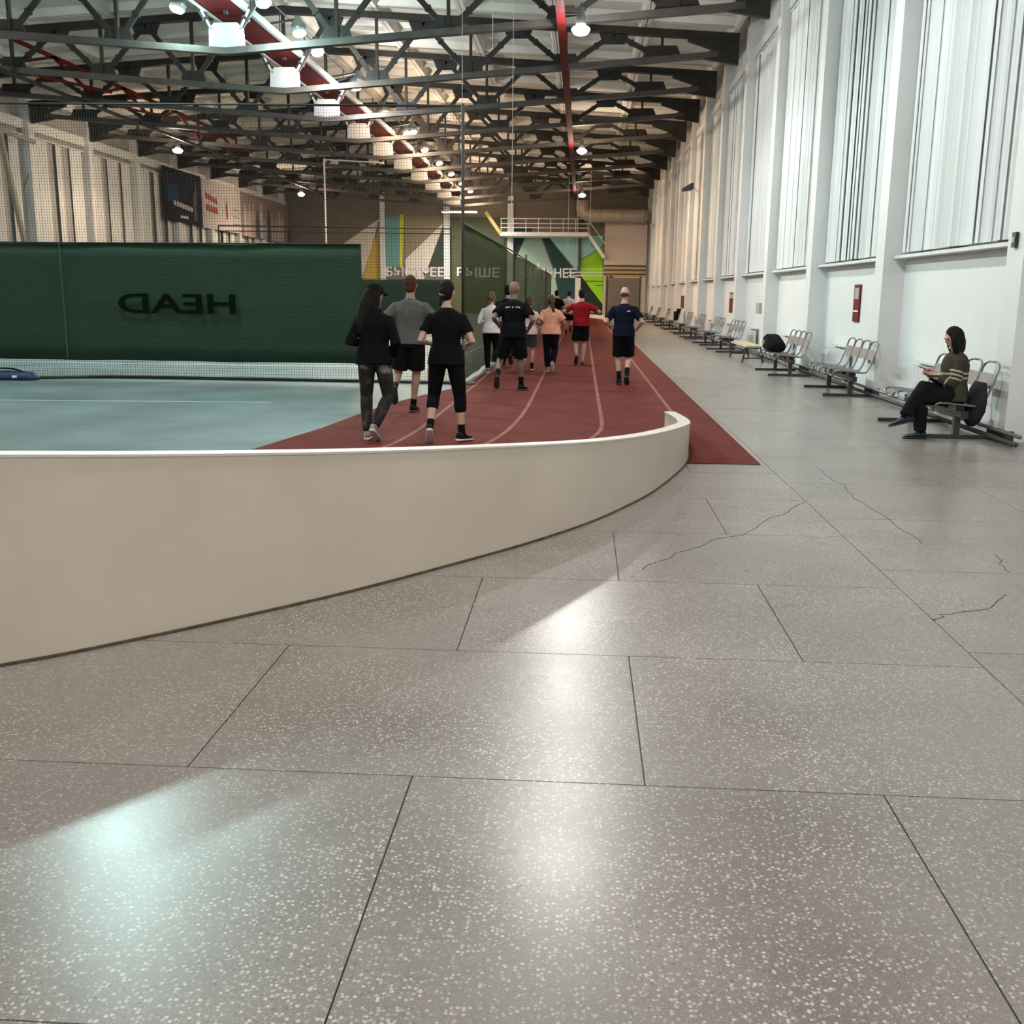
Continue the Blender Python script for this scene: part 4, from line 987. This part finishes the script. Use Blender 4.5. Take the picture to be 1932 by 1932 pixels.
BK = cloth('black', (.0045, .0045, .005)); BK2 = cloth('black_shorts', (.005, .0045, .005)); GR = cloth('grey', (.11, .11, .106)); WHT = cloth('white', (.70, .69, .70))
PEACH = cloth('peach', (.72, .34, .235)); RED = cloth('red', (.26, .008, .013)); NAVY = cloth('navy', (.005, .007, .018)); PINKW = cloth('pinkish_white', (.68, .55, .55)); DGREY = cloth('dark_grey', (.06, .06, .065))
shoe_b = mat('shoe_black', (.006, .006, .0065), .7, spec=.2); shoe_g = mat('shoe_grey', (.16, .13, .14), .6, var=.5, scale=30); shoe_pk = mat('shoe_pinkish', (.30, .22, .23), .6, var=.5, scale=40)
shoe_navy = mat('shoe_navy', (.012, .016, .035), .6); sole_w = mat('sole_white', (.62, .55, .55), .6); sole_d = mat('sole_dark', (.03, .03, .03), .6)
sock_b = mat('sock_black', (.005, .005, .005), .9, spec=.1); sock_w = mat('sock_white', (.65, .65, .65), .9)
def camo():
    m = mat('camo_fabric', (.02, .02, .02), .85); nt = m.node_tree; p = nt.nodes['Principled BSDF']
    tc = nt.nodes.new('ShaderNodeTexCoord'); n = nt.nodes.new('ShaderNodeTexNoise'); n.inputs['Scale'].default_value = 7.5; n.inputs['Detail'].default_value = 1.5
    r = nt.nodes.new('ShaderNodeValToRGB'); r.color_ramp.interpolation = 'CONSTANT'
    for pos, c in ((.48, (.014, .014, .014, 1)), (.58, (.035, .034, .033, 1)), (.65, (.17, .17, .165, 1))): e = r.color_ramp.elements.new(pos); e.color = c
    r.color_ramp.elements[0].color = (.005, .005, .005, 1); r.color_ramp.elements[-1].color = (.16, .16, .155, 1)
    nt.links.new(tc.outputs['Object'], n.inputs['Vector']); nt.links.new(n.outputs['Fac'], r.inputs[0]); nt.links.new(r.outputs[0], p.inputs['Base Color'])
    return m
CAMO = camo()

# three nearest runners
person('woman in black cap and black jacket with grey camouflage leggings, running', (-2.17, 10.72, .007), 0, 1.66, 'f',
       dict(lean=.10, Lfoot=(-.10, .02, .08, 0), Rfoot=(.02, -.16, .165, .55), Rknee=(.55, 1, 0), Lknee=(-.25, 1, 0), Lhand=(-.17, .17, 1.08), Rhand=(.185, .10, .93), Relbow=(.5, -1, .1), head=(.75, .18)),
       dict(skin='tan', shirt=(BK, .028, 2, -.09, .02), shirt_name='jacket', bottom=('leggings', CAMO, .006), shoe=shoe_pk, sole=sole_w, sock=sock_b, sock_h=.06, hair=('long', HAIR['black']), cap=cloth('cap', (.008, .008, .009))), .009)
person('man in grey t-shirt and black shorts running on the inner lane', (-2.22, 13.3, .007), 0, 1.79, 'm',
       dict(lean=.09, Rfoot=(.02, .06, .08, 0), Lfoot=(-.15, -.33, .34, 1.05), Lhand=(-.24, .16, 1.06), Rhand=(.23, .18, 1.10), Lelbow=(-.8, -1, -.2), Relbow=(.8, -1, -.2), head=(.1, -.02)),
       dict(skin='tan', shirt=(GR, .030, .75, -.07, 0), bottom=('shorts', BK2, .020), len=.86, shoe=shoe_b, sole=sole_d, sock=sock_b, sock_h=.09, hair=('short', HAIR['reddish'])), .010)
person('woman in black t-shirt and black capri leggings with a lilac hair tie', (-1.40, 10.66, .007), 0, 1.70, 'f',
       dict(lean=.07, Lfoot=(-.165, -.14, .165, .75), Rfoot=(.155, .07, .085, .05, .5), Lhand=(-.20, .17, 1.05), Rhand=(.20, .20, 1.04), Relbow=(.55, -1, -.3), head=(.25, .0)),
       dict(skin='light', shirt=(BK, .020, .62, -.10, 0), bottom=('capri', BK2, .006), shoe=shoe_b, sole=sole_w, sock=sock_b, sock_h=.10, hair=('bun', HAIR['black']), tie=mat('lilac', (.30, .28, .42), .7)), .009)
# middle group
r4, k4 = person('man with shaved head in black t-shirt with white back print and black shorts', (-1.10, 16.6, .007), 0, 1.77, 'm',
       dict(lean=.12, Rfoot=(.13, .05, .08, 0, .45), Lfoot=(-.24, -.22, .24, .85), Lhand=(-.26, .10, 1.05), Rhand=(.24, .12, .98), Relbow=(.6, -1, -.2), head=(.55, .0)),
       dict(skin='dark', shirt=(BK, .034, .66, -.10, 0), bottom=('shorts', BK2, .022), len=.92, shoe=shoe_b, sole=sole_d, sock=sock_b, sock_h=.14, hair=('bald', None)))
c_ = k4['at'](.37)
for q in range(9):
    if q in (3, 5): continue
    x = (-.11 + .026*q); MB().box(x - .010, x + .010, -.014, .010, -.011, .011).build('back_print', M['white'], r4, False, tuple(c_ + k4['fx']*0 + k4['fy']*(-.140 + abs(x)*.16)))
person('woman in white long-sleeved top and black leggings beside the mesh screen', (-1.77, 20.2, .007), 0, 1.60, 'f',
       dict(lean=.05, Rfoot=(.08, -.25, .22, .8), Lfoot=(-.08, .08, .08, 0), Lhand=(-.19, .20, 1.1), Rhand=(.19, .2, 1.12), head=(.2, 0)),
       dict(skin='light', shirt=(WHT, .018, 2, -.08, .01), bottom=('leggings', BK2, .006), shoe=shoe_g, sole=sole_w, sock=sock_w, sock_h=.12, hair=('bun', HAIR['fair'])))
person('dark-haired person in black mostly hidden behind the shaved-headed man', (-1.60, 22.3, .007), 0, 1.75, 'm',
       dict(lean=.06, Lfoot=(-.09, .08, .08, 0), Rfoot=(.09, -.3, .25, .9), Lhand=(-.2, .2, 1.1), Rhand=(.2, .2, 1.1)),
       dict(skin='light', shirt=(BK, .026, .7, -.09, 0), bottom=('trousers', BK2, .012), shoe=shoe_b, sole=sole_d, sock=sock_b, hair=('short', HAIR['black'])), .012)
person('person in pinkish white t-shirt half hidden right of the shaved-headed man', (-1.09, 21.2, .007), 0, 1.50, 'f',
       dict(lean=.06, Lfoot=(-.09, -.28, .27, .9), Rfoot=(.08, .08, .08, 0), Lhand=(-.2, .2, 1.1), Rhand=(.21, .12, 1.03)),
       dict(skin='light', shirt=(PINKW, .03, .7, -.09, 0), bottom=('shorts', DGREY, .016), shoe=shoe_b, sole=sole_w, sock=sock_b, hair=('short', HAIR['brown'])), .012)
person('woman in peach t-shirt and black leggings with brown ponytail', (-.63, 20.9, .007), 0, 1.55, 'f',
       dict(lean=.05, Lfoot=(-.06, .06, .08, 0), Rfoot=(.06, -.25, .2, .9), Lhand=(-.21, .16, 1.03), Rhand=(.23, .2, 1.12), head=(.12, 0)),
       dict(skin='tan', shirt=(PEACH, .048, .75, -.09, 0), bottom=('trousers', BK2, .014), shoe=shoe_g, sole=sole_w, sock=sock_w, sock_h=.07, hair=('pony', HAIR['brown'])))
person('man in red t-shirt and black shorts running ahead in the middle', (-.02, 23.2, .007), 0, 1.69, 'm',
       dict(lean=.08, Rfoot=(.04, .06, .08, .2), Lfoot=(-.10, -.22, .2, .8), Lhand=(-.27, .2, 1.16), Rhand=(.25, .2, 1.18), Lelbow=(-1, -.6, -.2), Relbow=(1, -.6, -.2)),
       dict(skin='light', shirt=(RED, .030, .7, -.06, 0), bottom=('shorts', BK2, .018), len=.85, shoe=shoe_g, sole=sole_d, hair=('short', HAIR['black'])))
r10, k10 = person('balding man in dark navy t-shirt and black shorts running on the right lane', (.72, 18.1, .007), 0, 1.70, 'm',
       dict(lean=.05, Lfoot=(-.055, .02, .08, .1), Rfoot=(.07, -.16, .17, .6), Lhand=(-.25, .16, 1.03), Rhand=(.25, .12, 1.0), Lelbow=(-.6, -1, -.2), Relbow=(.6, -1, -.2)),
       dict(skin='light', shirt=(NAVY, .026, .72, -.08, 0), bottom=('shorts', BK2, .020), len=.95, shoe=shoe_b, sole=sole_d, sock=sock_b, sock_h=.16, hair=('fringe', HAIR['brown'])))
MB().box(-.028, .028, -.008, .010, -.014, .012).build('shirt_logo', M['grey'], r10, False, tuple(k10['at'](.365) + k10['fx']*.07 + k10['fy']*-.136))
for x, y, lab, sh_ in ((-.95, 38.0, 'far runner in dark clothes seen left between the peach and red shirts', BK), (-.55, 41.0, 'far runner in a pale top seen just left of the red shirt', PINKW), (-.62, 46.5, 'farthest runner in dark clothes near the end of the track', DGREY)):
    person(lab, (x, y, .007), 0, 1.7, 'm', dict(lean=.06, Lfoot=(-.09, .08, .08, 0), Rfoot=(.09, -.3, .25, .9), Lhand=(-.2, .2, 1.1), Rhand=(.2, .2, 1.1)),
           dict(skin='light', shirt=(sh_, .026, .7, -.08, 0), bottom=('shorts', BK2, .018), shoe=shoe_b, sole=sole_d, sock=sock_b, hair=('short', HAIR['black'])), .016)

# seated woman
OLIVE = cloth('olive_knit', (.052, .046, .034)); CREAM = cloth('cream_stripe', (.50, .44, .34)); TR = cloth('black_trousers', (.008, .008, .009))
rs, ks = person('woman in striped dark sweater sitting with crossed legs, looking at her phone', (4.15, 11.75, 0), pi/2, 1.63, 'f',
       dict(lean=.03, hz=.535, Lfoot=(-.07, .37, .08, .0, .05), Rfoot=(-.16, .60, .27, .25, .05), Lknee=(-.05, .35, 1), Rknee=(-.1, .45, 1), Lhand=(-.05, .27, .77), Rhand=(.05, .29, .765), Lelbow=(-.45, -.5, -1), Relbow=(.45, -.5, -1), head=(-.12, .42), curl=.8),
       dict(skin='light', shirt=(OLIVE, .034, 2, -.07, .01), shirt_name='sweater', stripes=CREAM, bottom=('trousers', TR, .022), shoe=shoe_navy, sole=sole_d, sock=sock_b, hair=('bob', HAIR['black'])), .008)
ph = thing('phone', 'dark phone in the hands of the seated woman', 'phone', (3.815, 11.75, .775), pi/2)
o = MB().box(-.036, .036, -.075, .075, -.004, .004).build('case', M['black'], ph, False, (0, 0, 0), (.35, 0, 0))
MB().box(-.032, .032, -.068, .068, .0041, .0048).build('screen', mat('phone_screen', (.05, .055, .06), .15), o)
jkt = thing('grey_jacket', 'dark grey jacket hanging off the seat behind the seated woman', 'jacket', (4.36, 11.72, -.02))
jm = cloth('jacket_grey', (.030, .026, .028))
MB().loft([[(x0 + a*cos(t_), b*sin(t_), z) for t_ in [2*pi*k/14 for k in range(14)]] for z, x0, a, b in ((.17, .0, .035, .05), (.22, .01, .075, .12), (.34, .03, .095, .19), (.46, .035, .09, .21), (.58, .045, .06, .2), (.66, .06, .03, .17))]).build('body', jm, jkt, True)
